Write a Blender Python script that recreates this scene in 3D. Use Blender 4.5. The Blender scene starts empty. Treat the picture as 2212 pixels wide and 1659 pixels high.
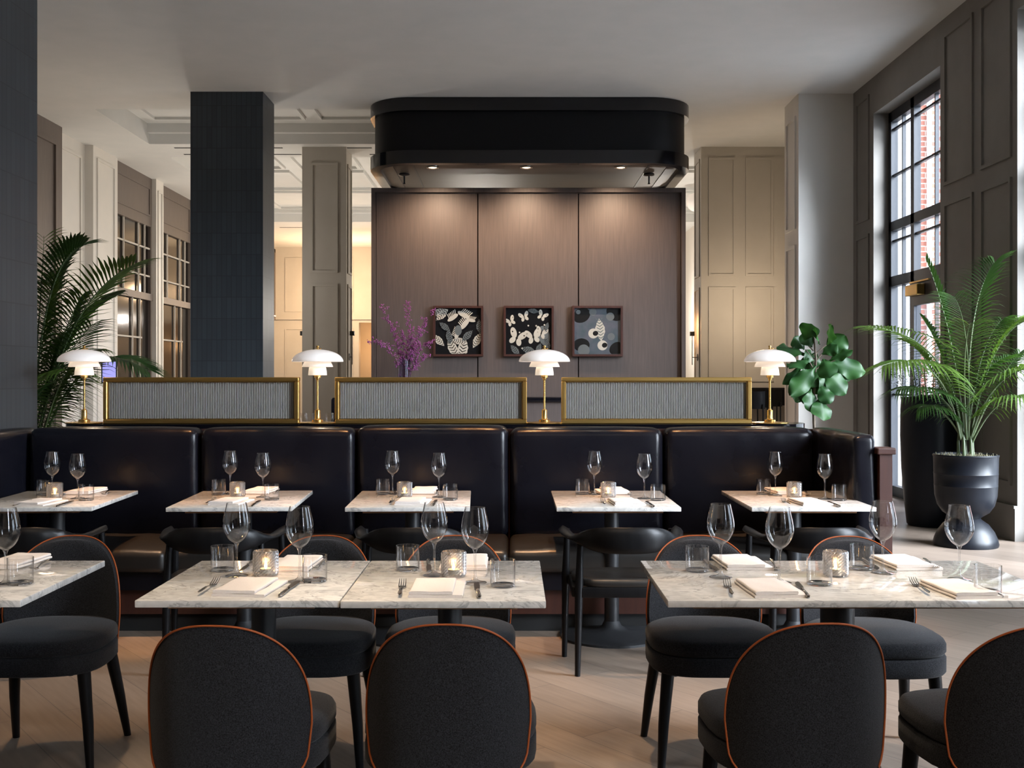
import bpy, bmesh, math, random
from math import sin, cos, pi, radians, sqrt
from mathutils import Vector, Matrix
random.seed(7)
sc = bpy.context.scene
col = sc.collection
F = 2350.0; CX = 1106.0; HY = 812.0; HC = 1.42      # focal length in px of the 2212 px frame, horizon row, eye height

# ------------------------------------------------------------------ camera, world, exposure
cam = bpy.data.objects.new('camera', bpy.data.cameras.new('camera')); col.objects.link(cam)
cam.location = (0, 0, HC); cam.rotation_euler = (pi/2, 0, 0)
cam.data.sensor_fit = 'HORIZONTAL'; cam.data.sensor_width = 36; cam.data.lens = 36*F/2212
cam.data.shift_y = -(829.5-HY)/2212; cam.data.clip_end = 200; cam.data.clip_start = .05
sc.camera = cam
w = bpy.data.worlds.new('world'); sc.world = w; w.use_nodes = True
bg = w.node_tree.nodes['Background']
bg.inputs[0].default_value = (.74, .87, 1, 1); bg.inputs[1].default_value = 4.5
sc.view_settings.view_transform = 'Standard'; sc.view_settings.look = 'None'
sc.view_settings.gamma = 1; sc.view_settings.use_curve_mapping = False
sc.view_settings.exposure = 0.12
cy = sc.cycles
cy.use_denoising = True; cy.caustics_reflective = False; cy.caustics_refractive = False
cy.sample_clamp_indirect = 3.0; cy.sample_clamp_direct = 20.0; cy.max_bounces = 9; cy.diffuse_bounces = 4
cy.glossy_bounces = 4; cy.transmission_bounces = 8; cy.transparent_max_bounces = 24; cy.blur_glossy = 0.5

def add_light(kind, name, loc, energy, color, rot=(0, 0, 0), **kw):
    d = bpy.data.lights.new(name, kind); d.energy = energy; d.color = color
    for k, v in kw.items():
        setattr(d, k, v)
    o = bpy.data.objects.new(name, d); o.location = loc; o.rotation_euler = rot; col.objects.link(o)
    return o
sd = Vector((-.78, .55, -.52))
add_light('SUN', 'overcast_daylight', (12, 6, 9), 42.0, (.86, .93, 1), sd.to_track_quat('-Z', 'Y').to_euler(), angle=radians(50))
WARM = (1, .66, .38); WARM2 = (1, .78, .56); AMBER = (1, .52, .22); NEUT = (1, .92, .82)
WIN = [(11.0, 13.03), (6.3, 9.32), (2.4, 4.4), (-2.2, -.9)]         # window openings in the right wall (y range)
for (a, b) in WIN:                                                     # daylight through the windows: sky portals
    d = bpy.data.lights.new('sky_portal', 'AREA'); d.shape = 'RECTANGLE'; d.size = 4.4; d.size_y = b-a
    d.cycles.is_portal = True
    o = bpy.data.objects.new('sky_portal', d); o.location = (4.72, (a+b)/2, 2.3); o.rotation_euler = (0, radians(90), 0); col.objects.link(o)
def spot(name, loc, target, energy, color, size, blend=.6, r=.03):
    v = Vector(target)-Vector(loc)
    return add_light('SPOT', name, loc, energy, color, v.to_track_quat('-Z', 'Y').to_euler(), spot_size=radians(size), spot_blend=blend, shadow_soft_size=r)
# recessed ceiling downlights over the tables and the aisle
DL = [(-2.5, 5.95, 190), (-1.45, 5.95, 190), (-.52, 5.95, 190), (.56, 5.95, 220), (1.5, 5.95, 200),
      (-1.75, 3.6, 250), (-.8, 3.6, 260), (-.2, 3.6, 260), (.95, 3.6, 240), (1.6, 3.7, 240), (2.3, 3.9, 420)]
for (x, y, e) in DL:
    spot('table_spot', (x, y, 4.93), (x, y, 0), e*1.45, WARM2, 20)
for (x, y, e) in [(-1.95, 4.9, 300), (-.3, 4.75, 260), (.35, 4.6, 300), (1.3, 4.6, 240)]:
    spot('aisle_spot', (x, y, 4.93), (x, y, 0), e*1.7, WARM, 20)
for x in (-1.6, 0, 1.6):
    spot('rear_fill_spot', (x, .3, 4.93), (x, 1.0, 0), 170, WARM2, 120, 1.0, .06)  # unseen fill added overhead near the camera to lift the chair backs
for (x, e) in ((-1.97, 520), (-1.0, 430), (.0, 520), (1.03, 430), (1.72, 260)):
    spot('bench_spot', (x, 6.05, 4.93), (x, 6.15, .5), e*1.4, (1, .47, .18), 19)
for x in (-1.05, .19, 1.44):                                           # spots in the hood, washing the screen wall
    spot('hood_spot', (x, 14.5, 4.12), (x, 15.25, 2.6), 160, (1, .72, .5), 130, 1.0)
for (x, y, e) in [(-4.6, 16.2, 55), (-4.4, 20, 110), (-.5, 20.5, 90), (3.6, 21, 130), (-4.4, 24.5, 110), (-1, 24.5, 80), (3.3, 25.5, 130)]:
    add_light('POINT', 'hall_light', (x, y, 2.7), e, NEUT, shadow_soft_size=.07)
add_light('POINT', 'hall_light', (-5.4, 13.4, 2.4), 30, WARM2, shadow_soft_size=.3)
for (x, y, e) in [(-5.0, 28.6, 170), (-3.6, 28.3, 120)]:
    add_light('POINT', 'hall_light', (x, y, 3.6), e, WARM, shadow_soft_size=.2)
add_light('POINT', 'back_room_light', (-3.9, 31.6, 2.3), 60, AMBER, shadow_soft_size=.2)
add_light('POINT', 'alcove_light', (3.5, 15.9, 2.4), 42, WARM2, shadow_soft_size=.15)

# ------------------------------------------------------------------ materials
def lin(c):
    return tuple(((v/255)/12.92 if v/255 <= .04045 else ((v/255+.055)/1.055)**2.4) for v in c)
MATS = {}
def pm(name, c, rough=.5, metal=0., spec=.5, **kw):
    m = bpy.data.materials.new(name); m.use_nodes = True; MATS[name] = m
    b = m.node_tree.nodes['Principled BSDF']
    b.inputs['Base Color'].default_value = (*c, 1); b.inputs['Roughness'].default_value = rough
    b.inputs['Metallic'].default_value = metal; b.inputs['Specular IOR Level'].default_value = spec
    for k, v in kw.items():
        b.inputs[k].default_value = v
    return m
def nodes(m): return m.node_tree.nodes, m.node_tree.links, m.node_tree.nodes.get('Principled BSDF')
def tex(m, kind, scale=5., coord='Object', vec=None, **kw):
    n, l, b = nodes(m)
    t = n.new('ShaderNodeTex'+kind)
    if 'Scale' in t.inputs: t.inputs['Scale'].default_value = scale
    for k, v in kw.items():
        if k in t.inputs: t.inputs[k].default_value = v
        else: setattr(t, k, v)
    tc = n.new('ShaderNodeTexCoord'); mp = n.new('ShaderNodeMapping')
    l.new(tc.outputs[coord], mp.inputs[0]); l.new(mp.outputs[0], t.inputs['Vector'])
    if vec: 
        mp.inputs['Scale'].default_value = vec
    return t, mp
def ramp(m, src, stops, dst='Base Color'):
    n, l, b = nodes(m); r = n.new('ShaderNodeValToRGB')
    e = r.color_ramp.elements
    while len(e) < len(stops): e.new(.5)
    for i, (p, c) in enumerate(stops):
        e[i].position = p; e[i].color = (*c, 1) if len(c) == 3 else c
    l.new(src, r.inputs[0])
    if dst: l.new(r.outputs[0], b.inputs[dst])
    return r
def bump(m, src, strength=.3, dist=.01):
    n, l, b = nodes(m); u = n.new('ShaderNodeBump'); u.inputs['Strength'].default_value = strength
    u.inputs['Distance'].default_value = dist; l.new(src, u.inputs['Height']); l.new(u.outputs[0], b.inputs['Normal']); return u
def noisy(name, c1, c2, rough, scale=8, vec=None, bst=0., bdist=.003, bscale=None, detail=4, coord='Object', **kw):
    m = pm(name, c1, rough, **kw)
    t, _ = tex(m, 'Noise', scale, coord, vec, Detail=detail)
    ramp(m, t.outputs[0], [(.3, c1), (.7, c2)])
    if bst:
        t2 = t
        if bscale: t2, _ = tex(m, 'Noise', bscale, coord, vec, Detail=3)
        bump(m, t2.outputs[0], bst, bdist)
    return m
noisy('ceiling_paint', (.70, .71, .69), (.74, .74, .72), .85, 3)
noisy('wall_paint', (.47, .44, .39), (.50, .47, .42), .75, 3)
noisy('light_paint', (.66, .64, .60), (.70, .67, .62), .7, 3)
noisy('shaded_wall_paint', (.165, .152, .135), (.19, .175, .157), .7, 3)  # wall paint darkened: the window wall's shade is put into its colour
noisy('taupe_wood', (.105, .085, .075), (.135, .11, .095), .55, 60, (1, 1, .05), .2, .001)
m = noisy('screen_wood', (.070, .052, .046), (.095, .071, .061), .5, 90, (1, 1, .03), .25, .001)
pm('black_gap', (.006, .006, .006), .9)
# floor : slim oak boards laid on the diagonal, pale grey brown
m = pm('oak_boards', (.3, .24, .2), .42, spec=.4)
n, l, b = nodes(m)
tc = n.new('ShaderNodeTexCoord'); mp = n.new('ShaderNodeMapping'); l.new(tc.outputs['Object'], mp.inputs[0]); mp.inputs['Rotation'].default_value = (0, 0, radians(52))
br = n.new('ShaderNodeTexBrick'); l.new(mp.outputs[0], br.inputs['Vector'])
br.inputs['Color1'].default_value = (.225, .176, .141, 1); br.inputs['Color2'].default_value = (.178, .139, .111, 1); br.inputs['Mortar'].default_value = (.10, .08, .07, 1)
br.inputs['Scale'].default_value = 1; br.inputs['Brick Width'].default_value = 1.6; br.inputs['Row Height'].default_value = .19
br.inputs['Mortar Size'].default_value = .0022; br.inputs['Mortar Smooth'].default_value = .3; br.offset = .4
mp2 = n.new('ShaderNodeMapping'); l.new(mp.outputs[0], mp2.inputs[0]); mp2.inputs['Scale'].default_value = (1.2, 14, 1)
nz = n.new('ShaderNodeTexNoise'); nz.inputs['Scale'].default_value = 3; nz.inputs['Detail'].default_value = 6; l.new(mp2.outputs[0], nz.inputs['Vector'])
mx = n.new('ShaderNodeMix'); mx.data_type = 'RGBA'; mx.blend_type = 'MULTIPLY'; mx.inputs[0].default_value = .55
rr = ramp(m, nz.outputs[0], [(.25, (.62, .6, .58)), (.7, (1.1, 1.08, 1.05))], None)
l.new(br.outputs['Color'], mx.inputs[6]); l.new(rr.outputs[0], mx.inputs[7]); l.new(mx.outputs[2], b.inputs['Base Color'])
bump(m, nz.outputs[0], .15, .002)
# slim stacked tiles on the columns
m = pm('slate_tile', (.05, .06, .07), .45, spec=.5)
n, l, b = nodes(m)
tc = n.new('ShaderNodeTexCoord'); sx = n.new('ShaderNodeSeparateXYZ'); l.new(tc.outputs['Object'], sx.inputs[0])
ad = n.new('ShaderNodeMath'); l.new(sx.outputs[0], ad.inputs[0]); l.new(sx.outputs[1], ad.inputs[1])
cb = n.new('ShaderNodeCombineXYZ'); l.new(ad.outputs[0], cb.inputs[0]); l.new(sx.outputs[2], cb.inputs[1])
br = n.new('ShaderNodeTexBrick'); l.new(cb.outputs[0], br.inputs['Vector']); br.offset = 0; br.inputs['Scale'].default_value = 1
br.inputs['Brick Width'].default_value = .062; br.inputs['Row Height'].default_value = .268; br.inputs['Mortar Size'].default_value = .005; br.inputs['Mortar Smooth'].default_value = .8
br.inputs['Color1'].default_value = (.027, .035, .042, 1); br.inputs['Color2'].default_value = (.019, .025, .031, 1); br.inputs['Mortar'].default_value = (.008, .010, .012, 1)
l.new(br.outputs['Color'], b.inputs['Base Color']); bump(m, br.outputs['Fac'], -.6, .004)
# bricks outside
m = pm('red_brick', (.4, .15, .1), .9)
n, l, b = nodes(m)
tc = n.new('ShaderNodeTexCoord'); sx = n.new('ShaderNodeSeparateXYZ'); l.new(tc.outputs['Object'], sx.inputs[0])
ad = n.new('ShaderNodeMath'); l.new(sx.outputs[0], ad.inputs[0]); l.new(sx.outputs[1], ad.inputs[1])
cb = n.new('ShaderNodeCombineXYZ'); l.new(ad.outputs[0], cb.inputs[0]); l.new(sx.outputs[2], cb.inputs[1])
br = n.new('ShaderNodeTexBrick'); l.new(cb.outputs[0], br.inputs['Vector']); br.inputs['Scale'].default_value = 1
br.inputs['Brick Width'].default_value = .23; br.inputs['Row Height'].default_value = .082; br.inputs['Mortar Size'].default_value = .009
br.inputs['Color1'].default_value = (.26, .085, .055, 1); br.inputs['Color2'].default_value = (.20, .07, .05, 1); br.inputs['Mortar'].default_value = (.36, .30, .26, 1)
l.new(br.outputs['Color'], b.inputs['Base Color'])
pm('white_trim', (.85, .86, .88), .6); pm('ground_pave', (.45, .45, .45), .9)
# marble
m = pm('marble', (.62, .61, .58), .05, spec=.9)
n, l, b = nodes(m)
t1, mp = tex(m, 'Noise', 3.2, 'Object', (1, 1.6, 1), Detail=8, Distortion=1.6, Roughness=.62)
mp.inputs['Rotation'].default_value = (0, 0, .6)
r1 = ramp(m, t1.outputs[0], [(.30, (.50, .48, .45)), (.47, (.66, .64, .60)), (.497, (.40, .39, .37)), (.52, (.68, .66, .62)), (.75, (.62, .59, .55))], None)
t2, _ = tex(m, 'Noise', 24, 'Object', None, Detail=5, Distortion=.8)
r2 = ramp(m, t2.outputs[0], [(.35, (.80, .80, .80)), (.6, (1, 1, 1))], None)
mx = n.new('ShaderNodeMix'); mx.data_type = 'RGBA'; mx.blend_type = 'MULTIPLY'; mx.inputs[0].default_value = .8
l.new(r1.outputs[0], mx.inputs[6]); l.new(r2.outputs[0], mx.inputs[7]); l.new(mx.outputs[2], b.inputs['Base Color'])
noisy('wool', (.002, .002, .0025), (.024, .024, .027), .95, 330, None, .5, .002, detail=2, spec=.15)
MATS['wool'].node_tree.nodes['Principled BSDF'].inputs['Sheen Weight'].default_value = .08
pm('orange_piping', (.27, .062, .012), .6, spec=.3)
m = noisy('black_leather', (.004, .004, .007), (.007, .007, .010), .26, 3, None, .2, .007, 9, spec=.22)
noisy('seat_leather', (.012, .011, .010), (.02, .018, .016), .36, 3, None, .25, .008, 14, spec=.5)
noisy('black_wood', (.004, .004, .0045), (.007, .007, .0075), .33, 40, (1, 1, .1), .1, .001, spec=.16)
pm('black_metal', (.010, .011, .013), .42, spec=.5)
noisy('cast_iron', (.010, .011, .013), (.018, .019, .021), .6, 60, None, .3, .001)
noisy('walnut', (.034, .012, .009), (.052, .018, .012), .4, 30, (1, 1, .08))
noisy('ply_board', (.30, .15, .065), (.36, .18, .08), .5, 30, (.1, 1, 1))
pm('brass', (.78, .50, .17), .27, 1.0); pm('brass_satin', (.62, .40, .13), .36, 1.0)
pm('chrome', (.60, .57, .53), .16, 1.0); pm('steel_dark', (.22, .19, .17), .3, 1.0)
pm('pane_dark', (.010, .008, .007), .10, spec=.25); pm('gloss_black', (.003, .003, .005), .12, spec=.5); pm('satin_black', (.003, .003, .004), .5, spec=.2)
noisy('brushed_metal', (.07, .06, .048), (.095, .08, .065), .48, 50, (.05, 1, 1), metal=.4)
noisy('linen', (.66, .60, .56), (.72, .66, .61), .9, 220, None, .15, .0008)
pm('wax', (.8, .74, .6), .5); pm('planter_black', (.004, .005, .008), .38, spec=.25)
pm('window_black', (.013, .015, .020), .45)
pm('soil', (.05, .035, .02), .95); noisy('moss', (.12, .11, .06), (.22, .20, .13), .95, 40)
def leafmat(name, c1, c2, rough=.45, tr=.25):
    m = noisy(name, c1, c2, rough, 6, None, 0)
    n, l, b = nodes(m); out = n['Material Output']; t = n.new('ShaderNodeBsdfTranslucent'); mixs = n.new('ShaderNodeMixShader')
    t.inputs[0].default_value = (c2[0]*1.6, c2[1]*1.7, c2[2], 1); mixs.inputs[0].default_value = tr
    l.new(b.outputs[0], mixs.inputs[1]); l.new(t.outputs[0], mixs.inputs[2]); l.new(mixs.outputs[0], out.inputs[0]); return m
leafmat('palm_leaf', (.028, .065, .010), (.075, .13, .018))
leafmat('palm_leaf_dark', (.012, .034, .008), (.030, .070, .014))
leafmat('fig_leaf', (.008, .034, .010), (.028, .085, .020), .42, .12)
MATS['fig_leaf'].node_tree.nodes['Principled BSDF'].inputs['Specular IOR Level'].default_value = .22
noisy('palm_stem', (.06, .10, .04), (.10, .12, .05), .5, 12)
noisy('bark', (.07, .05, .035), (.12, .09, .06), .8, 30)
pm('blossom', (.24, .055, .20), .7); pm('twig', (.09, .05, .05), .8)
def emis(name, c, s):
    m = pm(name, c, .5); b = m.node_tree.nodes['Principled BSDF']
    b.inputs['Emission Color'].default_value = (*c, 1); b.inputs['Emission Strength'].default_value = s; return m
emis('flame', (1, .62, .22), 30); emis('downlight_lens', (1, .8, .6), 6); emis('led_strip', (1, .65, .35), 3); emis('tablet_screen', (.35, .33, .75), .5)
def opal(name, c, s):
    m = pm(name, (.86, .83, .80), .12, spec=.6); b = m.node_tree.nodes['Principled BSDF']
    b.inputs['Emission Color'].default_value = (*c, 1); b.inputs['Emission Strength'].default_value = s; return m
opal('opal_top', (1, .83, .72), .26); opal('opal_mid', (1, .78, .56), .36); opal('opal_low', (1, .80, .58), .48)
def thin_glass(name, tint=(1, 1, 1), refl=1.0, rough=.0, edge=.0):
    m = bpy.data.materials.new(name); m.use_nodes = True; MATS[name] = m; n = m.node_tree.nodes; l = m.node_tree.links; n.clear()
    out = n.new('ShaderNodeOutputMaterial'); t = n.new('ShaderNodeBsdfTransparent'); g = n.new('ShaderNodeBsdfGlossy'); mx = n.new('ShaderNodeMixShader')
    lf_ = n.new('ShaderNodeLayerWeight'); lf_.inputs[0].default_value = .5; pw = n.new('ShaderNodeMath'); pw.operation = 'POWER'; pw.inputs[1].default_value = 4.5
    fr = n.new('ShaderNodeMath'); fr.operation = 'MULTIPLY_ADD'; fr.inputs[1].default_value = 1.3; fr.inputs[2].default_value = .045; l.new(lf_.outputs['Facing'], pw.inputs[0]); l.new(pw.outputs[0], fr.inputs[0]); mu = n.new('ShaderNodeMath'); mu.operation = 'MULTIPLY'; mu.inputs[1].default_value = refl; mu.use_clamp = True
    t.inputs[0].default_value = (*tint, 1); g.inputs['Roughness'].default_value = rough
    if edge:
        lw = n.new('ShaderNodeLayerWeight'); lw.inputs[0].default_value = .35; cr = n.new('ShaderNodeValToRGB')
        cr.color_ramp.elements[0].position = .6; cr.color_ramp.elements[0].color = (*tint, 1); cr.color_ramp.elements[1].position = 1; cr.color_ramp.elements[1].color = (1-edge, 1-edge, 1-edge, 1)
        l.new(lw.outputs['Facing'], cr.inputs[0]); l.new(cr.outputs[0], t.inputs[0])
    l.new(fr.outputs[0], mu.inputs[0]); l.new(mu.outputs[0], mx.inputs[0]); l.new(t.outputs[0], mx.inputs[1]); l.new(g.outputs[0], mx.inputs[2]); l.new(mx.outputs[0], out.inputs[0]); return m
thin_glass('stemware', (.995, .995, .995), 1.25, 0, .08); thin_glass('tumbler_glass', (.99, .99, .99), 1.25, 0, .08)
thin_glass('window_glass', (.97, .98, 1), .8); thin_glass('dark_glass', (.05, .045, .045), 2.2)
thin_glass('vase_glass', (.8, .76, .86), 2.0, 0, .5)
thin_glass('cut_glass', (.97, .97, .97), 6, .18, .10); thin_glass('solid_glass', (.98, .98, .98), 2.6, .02, .25)
m = pm('reeded_glass', (.44, .43, .39), .25, spec=.5); n, l, b = nodes(m); b.inputs['Transmission Weight'].default_value = .5; b.inputs['IOR'].default_value = 1.35
wv, _ = tex(m, 'Wave', 1, 'Object', None, bands_direction='X', Distortion=0)
wv.inputs['Scale'].default_value = 1/.011/ (2*pi) * 2
bump(m, wv.outputs['Fac'], 1.0, .006)

# ------------------------------------------------------------------ mesh helpers
class MB:
    def __init__(s): s.v = []; s.f = []; s.mi = []; s.cur = 0
    def add(s, vs, fs):
        o = len(s.v); s.v += [tuple(v) for v in vs]; s.f += [tuple(i+o for i in f) for f in fs]; s.mi += [s.cur]*len(fs); return s
    def box(s, x0, x1, y0, y1, z0, z1):
        return s.add([(x, y, z) for z in (z0, z1) for y in (y0, y1) for x in (x0, x1)],
                     [(0, 2, 3, 1), (4, 5, 7, 6), (0, 1, 5, 4), (2, 6, 7, 3), (0, 4, 6, 2), (1, 3, 7, 5)])
    def rbox(s, x0, x1, y0, y1, z0, z1, r, seg=3):
        bm = bmesh.new(); bmesh.ops.create_cube(bm, size=1)
        bmesh.ops.scale(bm, vec=(x1-x0, y1-y0, z1-z0), verts=bm.verts); bmesh.ops.translate(bm, vec=((x0+x1)/2, (y0+y1)/2, (z0+z1)/2), verts=bm.verts)
        bmesh.ops.bevel(bm, geom=bm.edges[:], offset=r, segments=seg, profile=.5, affect='EDGES'); bm.verts.index_update()
        s.add([v.co[:] for v in bm.verts], [[v.index for v in f.verts] for f in bm.faces]); bm.free(); return s
    def rings(s, rings, cap0=True, cap1=True):
        n = len(rings[0]); vs = [p for r in rings for p in r]; fs = []
        for i in range(len(rings)-1):
            for j in range(n):
                fs.append((i*n+j, i*n+(j+1) % n, (i+1)*n+(j+1) % n, (i+1)*n+j))
        if cap0: fs.append(tuple(reversed(range(n))))
        if cap1: fs.append(tuple((len(rings)-1)*n+j for j in range(n)))
        return s.add(vs, fs)
    def lathe(s, prof, n=32, c=(0, 0, 0), cap0=False, cap1=False):
        return s.rings([[(c[0]+r*cos(2*pi*j/n), c[1]+r*sin(2*pi*j/n), c[2]+z) for j in range(n)] for (r, z) in prof], cap0, cap1)
    def tube(s, pts, rad, n=8, cap=True, sq=None):
        pts = [Vector(p) for p in pts]; R = []
        up = Vector((0, 0, 1))
        T = [(pts[min(i+1, len(pts)-1)]-pts[max(i-1, 0)]).normalized() for i in range(len(pts))]
        flat = all(t.cross(up).length > .3 for t in T); prev = Vector((1, 0, 0)) if abs(T[0].x) < .8 else Vector((0, 1, 0))
        for i, p in enumerate(pts):
            t = T[i]
            a = t.cross(up) if flat else prev-t*prev.dot(t)
            a.normalize(); prev = a; b = a.cross(t).normalized()
            r = rad[i] if isinstance(rad, (list, tuple)) else rad
            ra, rb = (r if not isinstance(r, tuple) else r[0]), (r if not isinstance(r, tuple) else r[1])
            R.append([p+a*ra*cos(2*pi*k/n)+b*rb*sin(2*pi*k/n) for k in range(n)])
        return s.rings(R, cap, cap)
    def grid(s, fn, nu, nv, flip=False):
        vs = [fn(i/nu, j/nv) for j in range(nv+1) for i in range(nu+1)]
        fs = [(j*(nu+1)+i, j*(nu+1)+i+1, (j+1)*(nu+1)+i+1, (j+1)*(nu+1)+i) for j in range(nv) for i in range(nu)]
        if flip: fs = [tuple(reversed(f)) for f in fs]
        return s.add(vs, fs)
    def ball(s, c, r, n=8, m_=6, sc_=(1, 1, 1)):
        return s.rings([[(c[0]+sc_[0]*r*sin(pi*i/m_)*cos(2*pi*j/n), c[1]+sc_[1]*r*sin(pi*i/m_)*sin(2*pi*j/n), c[2]-sc_[2]*r*cos(pi*i/m_)) for j in range(n)] for i in [.15]+list(range(1, m_))+[m_-.15]], True, True)
    def poly(s, pts): return s.add(pts, [tuple(range(len(pts)))])
    def build(s, name, mat, parent=None, loc=None, smooth=True, ang=35, rotz=0):
        me = bpy.data.meshes.new(name); me.from_pydata(s.v, [], s.f)
        for m in (mat if isinstance(mat, (list, tuple)) else [mat]): me.materials.append(MATS[m])
        me.polygons.foreach_set('material_index', s.mi); me.update()
        if smooth: me.shade_smooth(); me.set_sharp_from_angle(angle=radians(ang))
        o = bpy.data.objects.new(name, me); col.objects.link(o)
        if parent: o.parent = parent
        if loc: o.location = loc
        if rotz: o.rotation_euler.z = rotz
        return o
def tag(o, label=None, cat=None, group=None, kind=None):
    if label: o['label'] = label
    if cat: o['category'] = cat
    if group: o['group'] = group
    if kind: o['kind'] = kind
    return o
def empty(name, loc, rz=0, label=None, cat=None, group=None):
    o = bpy.data.objects.new(name, None); o.empty_display_size = .05; col.objects.link(o); o.location = loc; o.rotation_euler.z = rz
    return tag(o, label, cat, group)
def struct(mb, name, mat, parent=None, **kw):
    o = mb.build(name, mat, parent, smooth=False)
    o['kind'] = 'structure'; return o
def dup(root, loc, rz=0, label=None, group=None, scale=None):
    r = root.copy(); col.objects.link(r); r.location = loc; r.rotation_euler.z = rz
    if scale: r.scale = scale
    if label: r['label'] = label
    if group: r['group'] = group
    for ch in root.children:
        c = ch.copy(); col.objects.link(c); c.parent = r
        for g in ch.children:
            d = g.copy(); col.objects.link(d); d.parent = c
    return r
def W(px, Y): return (px-CX)*Y/F                       # photograph column -> x at distance Y
def Zp(py, Y): return HC-(py-HY)*Y/F                    # photograph row -> height at distance Y
def onz(px, py, z):                                    # point where the line of sight meets height z
    Y = F*(HC-z)/(py-HY); return W(px, Y), Y

# ------------------------------------------------------------------ the room
XR, XL, CE = 4.33, -6.62, 5.0
fl = struct(MB().box(XL-.3, 4.71, -4.3, 34, -.1, 0), 'floor', 'oak_boards')
# ceiling with two coffers beyond the hood
c = MB(); c.box(XL-.3, 4.71, -4.3, 14.6, CE, CE+.6)
c.box(XL-.3, -5.6, 14.6, 16.8, CE, CE+.6); c.box(1.6, 4.71, 14.6, 16.8, CE, CE+.6)
c.box(XL-.3, 4.71, 16.8, 17.8, CE, CE+.6)
c.box(XL-.3, -5.6, 17.8, 25.3, CE, CE+.6); c.box(4.4, 4.71, 17.8, 25.3, CE, CE+.6); c.box(XL-.3, 4.71, 25.3, 30.4, CE, CE+.6)
c.box(-5.6, 1.6, 14.6, 16.8, CE+.3, CE+.6); c.box(-5.6, 4.4, 17.8, 25.3, CE+.3, CE+.6)
ceil = struct(c, 'ceiling', 'ceiling_paint')
mo = MB()
def frame2(mb, ax, k, u0, u1, v0, v1, t=.03, d=.014):
    """rectangular moulding ring; ax = plane normal axis, k = plane coordinate, d = signed projection"""
    for (a0, a1, b0, b1) in ((u0, u1, v0, v0+t), (u0, u1, v1-t, v1), (u0, u0+t, v0+t, v1-t), (u1-t, u1, v0+t, v1-t)):
        lo, hi = min(k, k+d), max(k, k+d)
        if ax == 'x': mb.box(lo, hi, a0, a1, b0, b1)
        elif ax == 'y': mb.box(a0, a1, lo, hi, b0, b1)
        else: mb.box(a0, a1, b0, b1, lo, hi)
for (x0, x1) in ((-5.4, -4.35), (-4.15, -3.1), (-2.9, -1.85), (-1.65, -.6), (-.4, .65)):
    frame2(mo, 'z', CE+.3, x0, x1, 14.85, 16.35, .05, -.04)
for (x0, x1) in ((-5.35, -4.2), (-3.95, -2.8), (-2.55, -1.4), (-1.15, 0), (.25, 1.4), (1.65, 2.8), (3.05, 4.2)):
    for (y0, y1) in ((18.1, 20.2), (20.5, 22.5), (22.8, 25.0)):
        frame2(mo, 'z', CE+.3, x0, x1, y0, y1, .06, -.05)
mo.box(-5.6, 1.6, 16.7, 16.8, CE+.16, CE+.3); mo.box(-5.6, 4.4, 25.2, 25.3, CE+.2, CE+.3)
struct(mo, 'moulding', 'ceiling_paint', ceil)
gr = MB()
for (x0, x1, y) in ((-5.3, -3.6, 17.05), (-3.0, -2.2, 17.05), (-5.3, -3.4, 17.55), (-2.3, -1.6, 17.55), (-5.6, -4.0, 26.2)): gr.box(x0, x1, y, y+.05, CE-.004, CE+.001)
struct(gr, 'air_slot', 'black_gap', ceil)
# right wall with four openings
c = MB(); ZT = 4.56
ys = [-4.3]
for (a, b) in sorted(WIN): ys += [a, b]
ys.append(13.85)
for i in range(0, len(ys), 2): c.box(XR, XR+.38, ys[i], ys[i+1], 0, CE)
for (a, b) in WIN: c.box(XR, XR+.38, a, b, ZT, CE)
wr = struct(c, 'wall_right', 'shaded_wall_paint')
mo = MB()
def wallpanel_x(k, y0, y1, d, zs=((.47, 3.145), (3.317, 4.83)), t=.035): 
    for (z0, z1) in zs: frame2(mo, 'x', k, y0, y1, z0, z1, t, d)
wallpanel_x(XR, 13.17, 13.66, -.02); wallpanel_x(XR, 10.2, 10.88, -.02); wallpanel_x(XR, 9.42, 10.03, -.02)
for (a, b) in ((4.75, 5.4), (5.5, 6.15), (.1, .9), (1.0, 1.9)): wallpanel_x(XR, a, b, -.02)
struct(mo, 'moulding', 'shaded_wall_paint', wr)
bb = MB()
for i in range(0, len(ys), 2): bb.box(XR-.022, XR, ys[i], ys[i+1], 0, .28); bb.box(XR-.03, XR, ys[i], ys[i+1], .28, .305)
struct(bb, 'baseboard_right', 'shaded_wall_paint')
# windows
def window(n_, y0, y1, door=True):
    f = MB(); X0, X1 = XR+.18, XR+.26
    f.box(X0, X1, y0, y0+.09, 0, ZT); f.box(X0, X1, y1-.09, y1, 0, ZT); f.box(X0, X1, y0, y1, ZT-.12, ZT)
    for (z0, z1) in ((2.48, 2.60), (3.14, 3.25)): f.box(X0, X1, y0, y1, z0, z1)
    f.box(X0, X1, y0, y1, 0, .12)
    ym = y0+(y1-y0)*.62
    f.box(X0, X1, ym-.05, ym+.05, 0, ZT)
    fr = struct(f, 'window_%d' % n_, 'window_black')
    g = MB()
    for (a, b) in ((y0+.09, ym-.05), (ym+.05, y1-.09)):
        g.box(X0+.02, X1-.02, (a+b)/2-.012, (a+b)/2+.012, .12, ZT-.12)
        for z in (3.80, 4.35, 3.02, 1.2): g.box(X0+.02, X1-.02, a, b, z-.012, z+.012)
    struct(g, 'glazing_bar', 'window_black', fr)
    struct(MB().box(X0+.035, X0+.045, y0+.05, y1-.05, .06, ZT-.06), 'pane', 'window_glass', fr)
for i, (a, b) in enumerate(WIN): window(i+1, a, b)
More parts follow.
